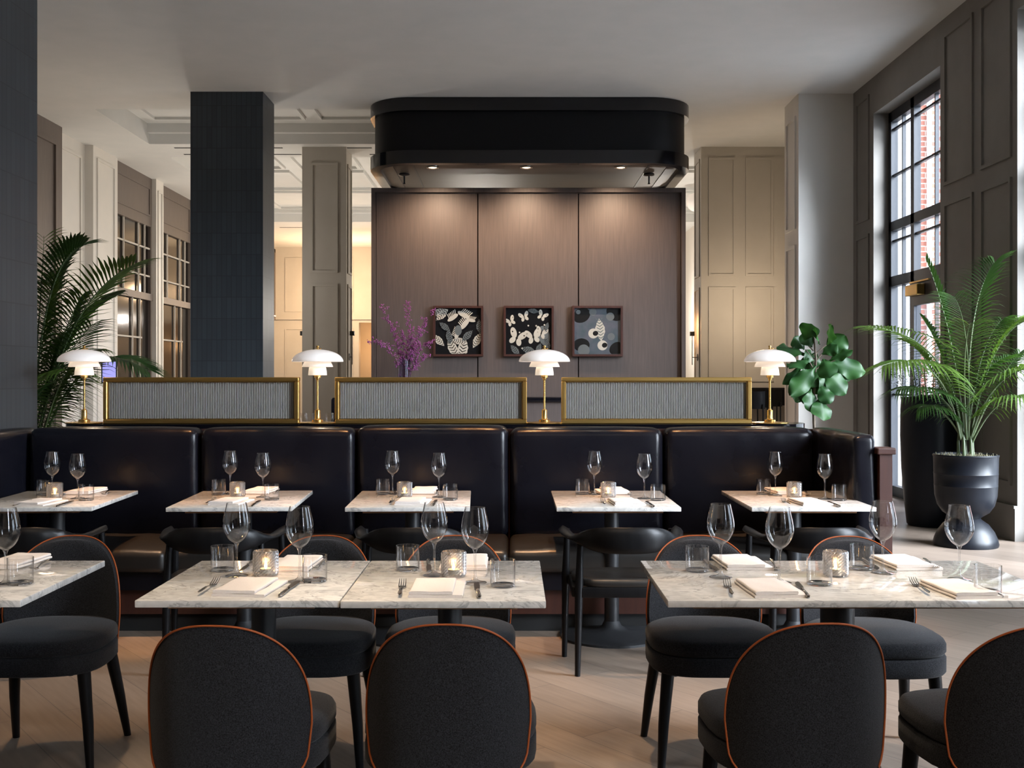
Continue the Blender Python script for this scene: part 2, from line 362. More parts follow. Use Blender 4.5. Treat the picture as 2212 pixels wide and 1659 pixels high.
# street door leaf in the far window
d = MB(); yd0, yd1 = 11.08, 12.2
for (a, b, z0, z1) in ((yd0, yd0+.13, .02, 2.47), (yd1-.13, yd1, .02, 2.47), (yd0+.13, yd1-.13, 2.2, 2.47), (yd0+.13, yd1-.13, .02, .35)): d.box(XR+.13, XR+.18, a, b, z0, z1)
door = struct(d, 'door_1', 'window_black')
struct(MB().box(XR+.15, XR+.158, yd0+.13, yd1-.13, .35, 2.2), 'pane', 'window_glass', door)
cl = MB().rbox(XR+.04, XR+.13, 11.75, 12.1, 2.30, 2.42, .008, 2); cl.box(XR+.07, XR+.1, 11.5, 12.05, 2.44, 2.455)
o = struct(cl, 'door_closer', 'brass_satin', door); o['label'] = 'brass door closer'
# return wall (pale) at the far right and the panelled alcove wall
pr = struct(MB().box(3.635, 4.33, 13.8, 14.5, 0, CE), 'wall_back_right', 'light_paint')
mo = MB()
for (z0, z1) in ((.47, 3.10), (3.30, 4.75)): frame2(mo, 'x', 3.635, 13.92, 14.4, z0, z1, .04, -.02)
struct(mo, 'moulding', 'light_paint', pr)
struct(MB().box(4.33, 4.71, 13.85, 30.4, 0, CE), 'wall_far_right', 'light_paint')
ap = struct(MB().box(2.955, 4.33, 17.0, 17.65, 0, CE), 'wall_alcove', 'wall_paint')
mo = MB()
for (x0, x1) in ((3.07, 3.49), (3.65, 4.08)):
    for (z0, z1) in ((1.33, 2.81), (2.98, 4.83), (.3, 1.2)): frame2(mo, 'y', 17.0, x0, x1, z0, z1, .035, -.018)
for (z0, z1) in ((1.33, 2.81), (2.98, 4.83)): frame2(mo, 'x', 2.955, 17.1, 17.55, z0, z1, .035, -.018)
struct(mo, 'moulding', 'wall_paint', ap)
# square panelled pier in the middle of the hall
def pier(name, x0, x1, y0, y1, mat):
    p = struct(MB().box(x0, x1, y0, y1, 0, CE), name, mat); mo = MB()
    for (z0, z1) in ((.35, 2.86), (3.03, 4.75)):
        frame2(mo, 'y', y0, x0+.13, x1-.13, z0, z1, .04, -.018)
        frame2(mo, 'x', x0, y0+.1, y1-.1, z0, z1, .04, -.018); frame2(mo, 'x', x1, y0+.1, y1-.1, z0, z1, .04, .018)
    struct(mo, 'moulding', mat, p)
pier('wall_pier', -3.28, -2.59, 17.0, 17.6, 'wall_paint'); pier('wall_pier_rear', -3.22, -2.5, 26.0, 26.6, 'wall_paint')
# tiled columns
struct(MB().box(-4.05, -3.136, 13.7, 14.34, 0, CE), 'column_back', 'slate_tile')
struct(MB().box(-4.3, -3.12, 5.6, 7.15, 0, CE), 'column_front', 'slate_tile')
# left wall with piers, header and internal windows
wl = struct(MB().box(XL-.3, XL, -4.3, 30.4, 0, CE), 'wall_left', 'light_paint')
c = MB(); c.box(XL, XL+.13, 16.86, 17.9, 0, CE); c.box(XL, XL+.15, 19.78, 20.2, 0, CE); c.box(XL, XL+.15, 22.2, 22.6, 0, CE)
lp = struct(c, 'wall_left_pier', 'light_paint')
mo = MB()
frame2(mo, 'x', XL, 15.85, 16.7, .35, 4.8, .04, .02); frame2(mo, 'x', XL+.13, 17.0, 17.76, .35, 4.83, .04, .02); frame2(mo, 'x', XL+.15, 19.86, 20.1, .35, 4.8, .03, .02)
struct(mo, 'moulding', 'light_paint', lp)
tp = struct(MB().box(XL, XL+.14, 11.2, 15.67, 0, CE), 'wall_left_panelling', 'taupe_wood')
mo = MB(); frame2(mo, 'x', XL+.14, 13.4, 15.45, .3, 4.75, .06, .03); struct(mo, 'moulding', 'taupe_wood', tp)
def left_window(n_, y0, y1):
    f = MB(); X0, X1 = XL, XL+.07
    f.box(X0, X1, y0, y1, 4.12, CE); f.box(X0, X1, y0, y0+.06, 0, 4.12); f.box(X0, X1, y1-.06, y1, 0, 4.12)
    f.box(X0, X1+.02, y0, y1, 2.78, 2.9)
    frame2(f, 'x', X1, y0+.12, y1-.12, 4.3, 4.82, .03, .015)
    fr = struct(f, 'window_%d' % n_, 'taupe_wood')
    g = MB(); ln = y1-y0
    for k in (.27, .66, .83): g.box(X0+.03, X0+.055, y0+ln*k-.018, y0+ln*k+.018, 2.9, 4.12)
    for z in (3.72, 3.22): g.box(X0+.03, X0+.055, y0, y1, z-.014, z+.014)
    for k in (.1, .5, .7): g.box(X0+.03, X0+.055, y0+ln*k-.016, y0+ln*k+.016, 0, 2.78)
    for z in (2.1, 1.2): g.box(X0+.03, X0+.055, y0, y0+ln*.75, z-.014, z+.014)
    struct(g, 'glazing_bar', 'wall_paint', fr)
    p = MB().box(X0+.012, X0+.022, y0, y1, 0, 4.12)
    struct(p, 'pane', 'pane_dark', fr)
left_window(5, 17.9, 19.78); left_window(6, 20.2, 22.2)
# rear wall with a doorway to a warm room
c = MB(); c.box(XL, -4.25, 30.2, 30.5, 0, CE); c.box(-3.3, 4.71, 30.2, 30.5, 0, CE); c.box(-4.25, -3.3, 30.2, 30.5, 2.9, CE)
rw = struct(c, 'wall_back', 'wall_paint')
mo = MB()
for (x0, x1) in ((-6.3, -5.2), (-4.9, -4.4), (-3.1, -1.5)):
    for (z0, z1) in ((.3, 2.75), (3.2, 4.7)): frame2(mo, 'y', 30.2, x0, x1, z0, z1, .04, -.02)
mo.box(XL, -3.0, 30.14, 30.2, 2.98, 3.06)
struct(mo, 'moulding', 'wall_paint', rw)
struct(MB().box(-5.4, -2.6, 32.6, 32.8, 0, 3.6).box(-5.4, -2.6, 30.5, 32.8, 3.4, 3.6).box(-5.5, -5.4, 30.5, 32.8, 0, 3.6).box(-2.6, -2.5, 30.5, 32.8, 0, 3.6), 'wall_back_room', 'wall_paint')
c = MB(); c.box(XL, XL+.12, 27.6, 29.9, 2.95, 3.05); c.box(XL, XL+.12, 27.6, 27.72, 3.05, 4.9); c.box(XL, XL+.12, 29.78, 29.9, 3.05, 4.9); c.box(XL, XL+.12, 27.6, 29.9, 4.8, 4.9)
tf = struct(c, 'trim_1', 'taupe_wood'); struct(MB().box(XL+.02, XL+.03, 27.72, 29.78, 3.05, 4.8), 'panel', 'walnut', tf)
struct(MB().box(XL+.12, XL+.13, 27.7, 29.9, 3.052, 3.075), 'light_strip', 'led_strip', tf)
struct(MB().box(XL-.3, 4.71, -4.6, -4.3, 0, CE), 'wall_front', 'shaded_wall_paint')
# outside
struct(MB().box(4.8, 40, -10, 60, -.25, -.15), 'ground_outside', 'ground_pave')
ob = struct(MB().rings([[(6.37, 17, z), (14, 17, z), (22, 33, z), (13.6, 33, z)] for z in (-.2, 11)]), 'wall_outside', 'red_brick')
struct(MB().box(6.28, 6.37, 16.95, 17.05, -.2, 11).box(6.48, 6.53, 16.93, 17, -.2, 11).box(6.75, 6.8, 16.93, 17, -.2, 11), 'trim_2', 'white_trim')

# ------------------------------------------------------------------ hood and screen wall
def rrect(x0, x1, y0, y1, r, z, n=10):
    P = []
    for (cx_, cy_, a0) in ((x1-r, y1-r, 0), (x0+r, y1-r, 90), (x0+r, y0+r, 180), (x1-r, y0+r, 270)):
        for k in range(n+1):
            a = radians(a0+90*k/n); P.append((cx_+r*cos(a), cy_+r*sin(a), z))
    return P
HX0, HX1, HY0, HY1 = -1.83, 2.30, 14.02, 16.3
hood = empty('canopy_hood', (0, 0, 4.15), 0, 'long black canopy hood with rounded ends fixed to the ceiling above the wooden screen wall', 'hood')
def hb(name, mat, z0, z1, off, r=.55, cap=True):
    mb = MB(); R = []
    R.append(rrect(HX0-off, HX1+off, HY0-off, HY1+off, r+off, z0-4.15)); R.append(rrect(HX0-off, HX1+off, HY0-off, HY1+off, r+off, z1-4.15))
    mb.rings(R, cap, cap); return mb.build(name, mat, hood, ang=30)
hb('body', 'satin_black', 4.30, 4.83, 0); hb('top_band', 'gloss_black', 4.83, 4.998, .06)
mb = MB(); ro = [rrect(HX0-.06, HX1+.06, HY0-.06, HY1+.06, .61, z) for z in (0, .17)]; ri = [rrect(HX0+.07, HX1-.07, HY0+.07, HY1-.07, .48, z) for z in (.0, .17)]
mb.rings([ri[1], ri[0], ro[0], ro[1], ri[1]], False, False); mb.build('lower_band', 'gloss_black', hood, ang=30)
us = MB(); us.rings([rrect(HX0+.06, HX1-.06, HY0+.06, HY1-.06, .48, z) for z in (.04, .06)]); us.build('soffit', 'brushed_metal', hood)
for x in (-1.30, 1.80): MB().box(x-.012, x+.012, HY0+.08, HY1-.08, .034, .042).build('soffit_seam', 'black_metal', hood, smooth=False)
for x in (-1.62, 2.1): MB().box(x-.05, x+.05, HY0+.3, HY1-.3, .03, .042).build('air_grille', 'black_metal', hood, smooth=False)
for x in (-1.05, .19, 1.44):
    mb = MB().lathe([(.06, -.0), (.085, -.0), (.085, .02), (.06, .02)], 24, (x, 14.4, .022)); mb.build('downlight_rim', 'chrome', hood)
    MB().lathe([(.06, .012), (.001, .012)], 20, (x, 14.4, .02), cap1=True).build('downlight', 'downlight_lens', hood)
for x in (-1.47, 1.87):
    s_ = MB().lathe([(.001, 0), (.07, 0), (.075, -.02), (.06, -.03), (.012, -.035), (.012, -.13), (.02, -.14), (.001, -.145)], 16, (x, 14.85, .03)); s_.build('hanging_knob', 'black_metal', hood)
SX0, SX1, SY = W(803, 15.3), W(1480, 15.3), 15.3
ZS = Zp(407, 15.3)
scr = empty('screen_wall', ((SX0+SX1)/2, SY, 0), 0, 'tall freestanding dark wood screen wall in three panels beneath the black hood', 'screen wall')
x0, x1 = SX0-(SX0+SX1)/2, SX1-(SX0+SX1)/2
t_ = .055
xs = [x0+t_, W(1032, 15.3)-(SX0+SX1)/2, W(1250, 15.3)-(SX0+SX1)/2, x1-t_]
for i in range(3): MB().box(xs[i]+.008, xs[i+1]-.008, .03, .09, .02, ZS-.06).build('panel', 'screen_wood', scr, smooth=False)
MB().box(xs[0], xs[3], .09, .14, 0, ZS-.06).build('backing', 'black_gap', scr, smooth=False)
f = MB(); f.box(x0, x0+t_, -.05, .14, 0, ZS); f.box(x1-t_, x1, -.05, .14, 0, ZS); f.box(x0+t_, x1-t_, -.05, .14, ZS-.06, ZS); f.build('frame', 'screen_wood', scr, smooth=False)
cn = empty('console_counter', ((SX0+SX1)/2, 15.0, 0), 0, 'dark counter standing along the foot of the screen wall', 'counter')
MB().rbox(x0+.06, x1-.06, -.25, .24, 1.065, 1.13, .01, 2).build('countertop', 'gloss_black', cn)
MB().box(x0+.1, x1-.1, -.2, .22, 0, 1.065).build('body', 'screen_wood', cn, smooth=False)

# artworks : generic black and white botanical compositions
YA = 15.3
def picture(px0, px1, label, kind):
    cx_, w_ = W((px0+px1)/2, YA), (px1-px0)*YA/F
    z0, z1 = Zp(770, YA), Zp(661, YA); h = z1-z0
    e = empty('framed_picture', (cx_, 15.325, z0), 0, label, 'picture', 'square framed artworks on the screen wall')
    a = w_/2; t = .03
    f = MB(); f.box(-a, -a+t, -.07, 0, 0, h); f.box(a-t, a, -.07, 0, 0, h); f.box(-a+t, a-t, -.07, 0, 0, t); f.box(-a+t, a-t, -.07, 0, h-t, h)
    f.build('frame', 'walnut', e, smooth=False)
    cv = MB().box(-a+t, a-t, -.03, 0, t, h-t)
    IN = a-t-.004; lay = [.0]
    MI = {'art_cream': 1, 'art_grey': 2, 'art_black2': 3, 'art_teal2': 4}
    def shape(mat, pts, cx, cz, sc_, rot):
        lay[0] += .00006; q = []
        for (u, v) in pts:
            x = cx+sc_*(u*cos(rot)-v*sin(rot)); z = cz+sc_*(u*sin(rot)+v*cos(rot))
            q.append((max(-IN, min(IN, x*2*IN)), -.0302-lay[0], h/2+max(-IN, min(IN, z*2*IN))))
        cv.cur = MI[mat]; cv.poly(q)
    ell = [(cos(2*pi*k/20), sin(2*pi*k/20)) for k in range(20)]
    lf = [(.42*sin(pi*k/10)*(1+.06*(-1)**k), -1+2*k/10) for k in range(11)]+[(-.42*sin(pi*k/10)*(1+.06*(-1)**k), -1+2*k/10) for k in range(9, 0, -1)]
    def leaf(cx, cz, s, r, c1='art_cream', c2='art_black2'):
        shape(c1, lf, cx, cz, s, r)
        for k in range(-3, 4):
            for sg in (-1, 1):
                bx, bz = cx-k*.26*s*sin(r), cz+k*.26*s*cos(r)
                shape(c2, [(0, 0), (sg*.34, .22), (sg*.34, .30), (0, .10)], bx, bz, s*.85, r)
    def butterfly(cx, cz, s, r):
        for sg in (-1, 1):
            shape('art_cream', [(sg*(.08+.5*(1+u)*.8), .35+.42*v+.25*u) for u, v in ell], cx, cz, s, r)
            shape('art_cream', [(sg*(.05+.36*(1+u)*.8), -.38+.34*v-.1*u) for u, v in ell], cx, cz, s, r)
            shape('art_black2', [(sg*(.62+.07*u), .42+.07*v) for u, v in ell], cx, cz, s, r)
        shape('art_black2', [(.06*u, .5*v) for u, v in ell], cx, cz, s, r)
    rnd = random.Random(len(label))
    if kind == 'birds':
        for (x, z, s, r) in ((-.42, .42, .14, 1.9), (-.36, .36, .13, 2.3), (-.44, -.2, .13, .8), (-.12, -.38, .17, .5), (.1, -.4, .19, -.2), (.02, -.22, .13, 1.4), (.42, -.2, .14, -.5), (.47, .1, .12, .1), (-.2, -.12, .12, .2), (.2, -.1, .12, -.8), (-.3, .1, .11, .9)): leaf(x, z, s*1.4, r, 'art_cream' if s > .125 else 'art_grey')
        for (x, z, s, r) in ((-.12, .3, .11, .6), (.12, .36, .12, -.5), (.15, .16, .12, .9), (.28, .24, .08, -.2), (-.02, -.06, .1, 1.2)):
            s *= 1.4
            shape('art_cream', [(.9*u, .32*v) for u, v in ell], x, z, s, r)
            for k in range(6): shape('art_cream', [(-.6+.22*k, 0), (-.5+.22*k, 0), (-.3+.25*k, .8), (-.42+.25*k, .85)], x, z, s, r)
        shape('art_grey', [(.5*u, .7*v) for u, v in ell], 0, .02, .16, 0)
    elif kind == 'butterflies':
        shape('art_grey', [(u*.9, v*1.6) for u, v in ell], .34, -.1, .14, .2)
        for (x, z, s, r) in ((-.40, .22, .10, .5), (-.26, -.14, .17, -.35), (.1, -.12, .15, .2), (.28, -.04, .12, -.3), (-.1, .32, .10, .3), (.3, .34, .10, -.5)): butterfly(x, z, s*1.3, r)
        for (x, z, s, r) in ((-.3, -.42, .12, .7), (0, -.42, .14, 1.3), (.22, -.38, .1, -.4), (.42, -.3, .1, .3), (.4, .1, .08, -.3), (.1, .45, .1, 1.4)): leaf(x, z, s*1.3, r, 'art_grey')
        for k in range(9): shape('art_cream', [(u, v) for u, v in ell], rnd.uniform(-.42, .45), rnd.uniform(-.45, .4), .018, 0)
    else:
        for (x, z, s, r) in ((-.35, .35, .2, .5), (.38, .4, .2, -.7), (-.35, -.3, .18, 0), (.42, -.38, .17, .6)): shape('art_black2', [(u, .8*v) for u, v in ell], x, z, s, r)
        for (x, z, s, r) in ((-.3, -.42, .13, .3), (.28, .32, .09, 0), (-.1, .42, .08, 0), (.3, -.12, .08, 0), (-.42, .42, .05, 0)): shape('art_grey', ell, x, z, s, r)
        leaf(.06, .03, .25, .1, 'art_cream', 'art_teal2')
        for (x, z, s) in ((-.09, -.05, .11), (.11, -.31, .11)):
            shape('art_cream', ell, x, z, s, 0); shape('art_black2', [(.55*u+.42, .5*v-.1) for u, v in ell], x, z, s, .3)
    cv.build('print', [{'leaf': 'art_teal'}.get(kind, 'art_black')]+list(MI), e, smooth=False)
pm('art_black', (.008, .008, .009), .15); pm('art_black2', (.012, .012, .012), .2); pm('art_cream', (.42, .39, .33), .3); pm('art_grey', (.10, .11, .11), .3)
noisy('art_teal', (.05, .075, .085), (.10, .10, .12), .2, 6); pm('art_teal2', (.06, .085, .085), .3)
picture(936, 1044, 'dark framed picture of pale birds among feathery leaves beside the purple branches', 'birds')
picture(1088, 1196, 'framed black and cream butterfly picture, the middle one on the screen wall', 'butterflies')
picture(1236, 1345, 'framed teal picture of a white-edged leaf, nearest the right edge of the screen wall', 'leaf')

# ------------------------------------------------------------------ banquette
BY = 6.56                                                             # front plane of the backrest
ban = empty('banquette', (0, 6.9, 0), 0, 'long U-shaped black leather banquette seat behind the far row of marble tables', 'banquette')
def bpart(mb, name, mat, **kw): 
    mb.v = [(x, y-6.9, z) for x, y, z in mb.v]; return mb.build(name, mat, ban, **kw)
bx = [-2.93]+[W(p, BY) for p in (428, 768, 1100, 1435, 1763)]
def cushion(x0, x1, y0, y1, z0, z1, r=.05, puff=.018, axis='y', n=14, wr=.004, top=None):
    """upholstered block: rounded box whose faces swell a little and carry shallow creases near the edges"""
    bm = bmesh.new(); bmesh.ops.create_cube(bm, size=1)
    bmesh.ops.scale(bm, vec=(x1-x0, y1-y0, z1-z0), verts=bm.verts); bmesh.ops.translate(bm, vec=((x0+x1)/2, (y0+y1)/2, (z0+z1)/2), verts=bm.verts)
    bmesh.ops.bevel(bm, geom=bm.edges[:], offset=r, segments=4, profile=.5, affect='EDGES')
    big = [e for e in bm.edges if e.calc_length() > .12]
    bmesh.ops.subdivide_edges(bm, edges=big, cuts=n, use_grid_fill=True)
    bm.verts.index_update(); V = []
    ph = random.uniform(0, 6)
    for v in bm.verts:
        x, y, z = v.co; u = 2*(x-x0)/(x1-x0)-1; vv = 2*(y-y0)/(y1-y0)-1; q = 2*(z-z0)/(z1-z0)-1
        if axis == 'y':
            k = max(0, (1-u**4))*max(0, (1-q**4)); y -= puff*k*(1 if vv < 0 else 0)
            z += .5*puff*max(0, 1-u**4)*(1 if q > .6 else 0)
            y += wr*sin(23*x+ph+4*z)*max(0, abs(u)-.75)*4*(1 if vv < 0 else 0)+wr*.6*sin(31*x+ph)*(1 if q > .7 and vv < .5 else 0)
        elif axis == 'x':
            k = max(0, (1-vv**4))*max(0, (1-q**4)); x += puff*k*u; z += .5*puff*max(0, 1-vv**4)*(1 if q > .6 else 0)
            x += wr*1.5*sin(19*y+ph+6*z)*(1 if abs(q) < .98 else 0)
        else:
            k = max(0, (1-u**4))*max(0, (1-vv**4)); z += puff*k*(1 if q > 0 else 0)
            z += wr*.5*sin(29*x+ph+5*y)*(1 if q > 0 else 0)
        V.append((x, y, z))
    mb = MB(); mb.add(V, [[v.index for v in f.verts] for f in bm.faces]); bm.free(); return mb
for i in range(5):
    bpart(cushion(bx[i]+.004, bx[i+1]-.004, BY, BY+.20, .44, 1.10+(.012 if i == 2 else 0)), 'backrest', 'black_leather', ang=180)
    bpart(cushion(bx[i]+.004, bx[i+1]-.004, 5.93, BY+.03, .34, .465, .035, .016, 'z'), 'seat_cushion', 'seat_leather', ang=180)
bpart(cushion(1.845, 1.965, 5.84, BY+.2, .12, 1.10, .035, .012, 'x', 10, .007), 'end_return', 'black_leather', ang=180)
bpart(cushion(-3.07, -2.94, 5.2, BY+.2, .44, 1.10, .04, .012, 'x', 10, .007), 'end_return', 'black_leather', ang=180)
bpart(cushion(-2.93, -2.35, 5.2, 5.92, .34, .465, .035, .016, 'z'), 'seat_cushion', 'seat_leather', ang=180)
b_ = MB(); b_.box(-2.95, 1.84, 5.99, 6.75, .24, .345); bpart(b_, 'seat_base', 'black_leather', smooth=False)
b_ = MB(); b_.box(-3.0, 1.9, 6.03, 6.75, .10, .24); bpart(b_, 'plinth', 'walnut', smooth=False)
b_ = MB(); b_.box(-3.0, 1.9, 6.06, 6.75, 0, .10); bpart(b_, 'toe_kick', 'black_gap', smooth=False)
b_ = MB(); b_.box(-3.08, 1.97, 6.745, 6.79, 0, 1.09); bpart(b_, 'backing', 'walnut', smooth=False)
b_ = MB(); b_.box(1.968, 2.035, 5.82, 5.90, 0, 1.0); b_.rbox(1.95, 2.05, 5.80, 5.93, 1.0, 1.035, .006, 2); b_.box(1.97, 2.01, 5.9, 6.79, 0, 1.0); bpart(b_, 'end_panel', 'walnut', smooth=False)
# shelf behind the backrest, rounded ends, dark polished
sh = empty('back_shelf', (-.5, 7.0, 0), 0, 'dark polished shelf with rounded ends running along the top of the banquette back', 'shelf')
P = rrect(-2.86+.5, 1.88+.5, -.19, .24, .2, 0)
MB().rings([[(x, y, 1.085) for x, y, _ in P], [(x, y, 1.117) for x, y, _ in P]]).build('shelf_top', 'gloss_black', sh, ang=30)
MB().box(-2.25, 2.25, -.14, .18, 0, 1.085).build('shelf_body', 'walnut', sh, smooth=False)
ZL = 1.117; YL = 6.93
# reeded glass screens
for (p0, p1, lb) in ((222, 645, 'brass framed reeded glass divider between the leftmost and second table lamps'), (723, 1138, 'brass framed reeded glass divider below the purple flowering branches'), (1213, 1624, 'brass framed reeded glass divider with pale streaks beside the fiddle leaf fig')):
    xa, xb = W(p0, YL-.03), W(p1, YL-.03); h = Zp(815, YL-.03)-ZL; cx_ = (xa+xb)/2; a = (xb-xa)/2
    e = empty('glass_divider', (cx_, YL, ZL), 0, lb, 'divider', 'brass framed glass dividers on the shelf'); t = .026
    f = MB()
    for (q0, q1, r0, r1) in ((-a, a, 0, t), (-a, a, h-t, h), (-a, -a+t, t, h-t), (a-t, a, t, h-t)): f.rbox(q0, q1, -.03, .03, r0, r1, .004, 1)
    f.build('frame', 'brass_satin', e, smooth=False)
    f = MB(); 
    for (q0, q1, r0, r1) in ((-a+t, a-t, t, t+.006), (-a+t, a-t, h-t-.006, h-t), (-a+t, -a+t+.006, t, h-t), (a-t-.006, a-t, t, h-t)): f.box(q0, q1, -.02, .02, r0, r1)
    f.build('bead', 'brass', e, smooth=False)
    MB().box(-a+t, a-t, -.004, .004, t, h-t).build('pane', 'reeded_glass', e, smooth=False)

# table lamps with three opal shades
def make_lamp(loc, label):
    e = empty('table_lamp', loc, 0, label, 'lamp', 'brass table lamps with white glass shades')
    MB().lathe([(.001, 0), (.115, 0), (.118, .004), (.115, .008), (.085, .010), (.035, .014), (.001, .014)], 48).build('tray', 'brass', e)
    MB().lathe([(.036, .014), (.036, .024), (.022, .028), (.018, .034), (.018, .085), (.012, .088), (.010, .092), (.001, .092)], 32).build('base', 'brass', e)
    MB().tube([(0, 0, .085), (0, 0, .285)], .0062, 14).build('stem', 'brass', e)
    MB().lathe([(.009, .275), (.012, .283), (.012, .290), (.022, .292), (.022, .322), (.001, .322)], 28).build('socket', 'brass', e)
    def shade(name, mat, prof, t):
        n = len(prof); P = []
        for i, (r, z) in enumerate(prof): P.append((r, z))
        for (r, z) in reversed(prof): P.append((max(.004, r-t), z-t*.35))
        P.append(P[0]); MB().lathe(P, 56).build(name, mat, e, ang=60)
    shade('lower_shade', 'opal_low', [(.030, .372), (.046, .368), (.053, .358), (.057, .335), (.0595, .308)], .003)
    shade('middle_shade', 'opal_mid', [(.050, .412), (.072, .405), (.084, .392), (.093, .375), (.098, .361)], .003)
    shade('top_shade', 'opal_top', [(.006, .472)]+[(.163*sin(a_), .394+.078*cos(a_)**1.0) for a_ in [radians(d_) for d_ in (14, 26, 37, 47, 56, 64, 72, 79, 85, 90)]], .003)
    MB().lathe([(.016, .470), (.018, .474), (.008, .477), (.006, .484), (.011, .488), (.009, .495), (.001, .497)], 20).build('finial', 'brass', e)
    MB().tube([(.013, 0, .479), (.024, 0, .476)], .003, 8).build('thumb_screw', 'brass', e)
    return e
LX = [W(182, YL), W(686, YL), W(1176, YL), W(1663, YL)]
lamp = make_lamp((LX[0], YL, ZL), 'glowing brass table lamp with white glass shades in front of the palm fronds')
for x, lb in zip(LX[1:], ('brass table lamp with three water glasses standing behind its base', 'brass table lamp in front of the butterfly picture', 'brass table lamp with white glass shades partly covering the fiddle leaf fig')):
    dup(lamp, (x, YL, ZL), 0, lb)
for x in LX: add_light('POINT', 'lamp_bulb', (x, YL, ZL+.345), 5, WARM2, shadow_soft_size=.02)

# ------------------------------------------------------------------ tables
def make_table(loc, w_, d_, rot, label, cr=.04, base_r=.285, bw=None, group=None, n_base=1):
    e = empty('dining_table', loc, rot, label, 'table', group)
    MB().rbox(-w_/2, w_/2, -d_/2, d_/2, .728, .75, .003, 2).build('tabletop', 'marble', e)
    MB().box(-w_/2+.085, w_/2-.085, -d_/2+.05, d_/2-.05, .715, .728).build('support_board', 'ply_board', e, smooth=False)
    MB().box(-.14, .14, -.14, .14, .700, .715).build('top_plate', 'cast_iron', e, smooth=False)
    MB().lathe([(cr, .02), (cr, .700)], 32, cap0=True, cap1=True).build('column', 'black_metal', e)
    MB().lathe([(.001, 0), (base_r, 0), (base_r, .012), (base_r-.02, .022), (.09, .035), (.055, .055), (cr, .085), (.001, .085)], 56).build('base', 'cast_iron', e)
    return e
GF, GB = 'front marble tables', 'marble tables set along the banquette'
D1, D2 = 3.246, 3.946
ymf = (D1+D2)/2
make_table((-1.778, ymf, 0), .61, D2-D1, .012, 'front marble table cut off by the left edge of the view', group=GF)
make_table((-.8205, ymf, 0), .612, D2-D1, 0, 'front marble table joined on its right side to a matching table', group=GF)
make_table((-.205, ymf-.005, 0), .612, D2-D1+.01, 0, 'front marble table joined on its left side to a matching table', group=GF)
make_table((1.075, ymf, 0), 1.22, D2-D1, 0, 'long front marble table set for four beside the bright floor', .055, .33, group=GF)
YB0, YB1 = 5.544, 6.349; ymb = (YB0+YB1)/2
BT = ['the leftmost banquette table', 'the second banquette table from the left', 'the middle banquette table', 'the second banquette table from the right', 'the rightmost banquette table']
for (x, r, i) in ((-2.485, .05, 0), (-1.463, .05, 1), (-.545, .03, 2), (.545, 0, 3), (1.54, 0, 4)):
    nm = ('marble table nearest the left end of the banquette', 'marble table between the leftmost and middle tables along the banquette', 'middle one of the five marble tables along the banquette', 'marble table between the middle and rightmost tables along the banquette', 'marble table at the right end of the banquette beside the wooden end panel')[i]
    make_table((x, ymb, 0), .636, YB1-YB0, r, nm, group=GB)

# ------------------------------------------------------------------ upholstered chairs
def make_chair(name='upholstered_chair'):
    e = empty(name, (0, 0, 0)); Wd, ZT_, Z0, ZB = .218, .785, .50, .37
    def hw(z):
        if z > Z0: return Wd*max(0, 1-((z-Z0)/(ZT_-Z0))**2.5)**.4
        return Wd-(Z0-z)*.10-.02*max(0, (.42-z)/.05)**2
    def yo(x, z): return -.235-.07*(z-.42)+.125*abs(x/Wd)**2.6
    NU, NV = 24, 22
    def zz(v): return ZB+(ZT_-ZB)*sin(v*pi/2)**(.9)
    def outer(u, v):
        z = zz(v); x = (2*u-1)*hw(z); return (x, yo(x, z), z)
    def inner(u, v):
        z = zz(v)-.008*v; k = (2*u-1); x = k*(hw(min(zz(v), ZT_))*.965); kk = max(0, 1-k**4)*max(0, 1-(max(0, v-.3)/.7)**6)
        return (x, yo(x, z)+.018+.030*kk, z)
    mb = MB(); mb.grid(outer, NU, NV, True); mb.grid(inner, NU, NV)
    n1 = (NU+1)*(NV+1)
    for j in range(NV):
        a = j*(NU+1); b = (j+1)*(NU+1); mb.f += [(a, b, b+n1, a+n1), (b+NU, a+NU, a+NU+n1, b+NU+n1)]; mb.mi += [0, 0]
    for i in range(NU): mb.f += [(i, i+n1, i+1+n1, i+1)]; mb.mi += [0]
    bk = mb.build('backrest', 'wool', e, ang=50)
    pts = []
    for j in range(0, 41): v = j/40; p = outer(0, v); pts.append((p[0]-.002, p[1]-.001, p[2]+.002*v))
    L = pts[:-1]; R = [(-x, y, z) for x, y, z in reversed(L)]
    N = 9; zc = .0
    mid = [(0, yo(0, ZT_)-.001, ZT_+.002)]
    MB().tube(L+mid+R, .0028, 8).build('piping', 'orange_piping', bk)
    def ring(z, ins, s=1):
        P = []
        for k in range(44):
            a = 2*pi*k/44; c_, s_ = cos(a), sin(a); ex = 2/3.4
            x = (.238-ins)*math.copysign(abs(c_)**ex, c_); y = .015+(.245-ins)*math.copysign(abs(s_)**ex, s_)
            if y < 0: x *= 1-.34*(y/.25)**2; y *= .90
            P.append((x, y, z))
        return P
    MB().rings([ring(.432, .02), ring(.436, .006), ring(.445, 0), ring(.468, 0), ring(.480, .006), ring(.487, .025), ring(.492, .07), ring(.494, .15)]).build('seat', 'wool', e, ang=60)
    MB().rings([ring(.362, .02), ring(.366, .006), ring(.374, 0), ring(.422, 0), ring(.430, .005), ring(.433, .02)]).build('seat_band', 'wool', e, ang=60)
    for (sx, sy) in ((-1, 1), (1, 1), (-1, -1), (1, -1)):
        yy = .17 if sy > 0 else -.13
        MB().tube([(sx*.178, yy, .37), (sx*(.195 if sy > 0 else .20), yy+(.012 if sy > 0 else -.11)*.5, .18), (sx*(.205 if sy > 0 else .215), yy+(.012 if sy > 0 else -.11), 0)], [.024, .0195, .0135], 16).build('leg', 'black_wood', e)
    return e
ch = make_chair()
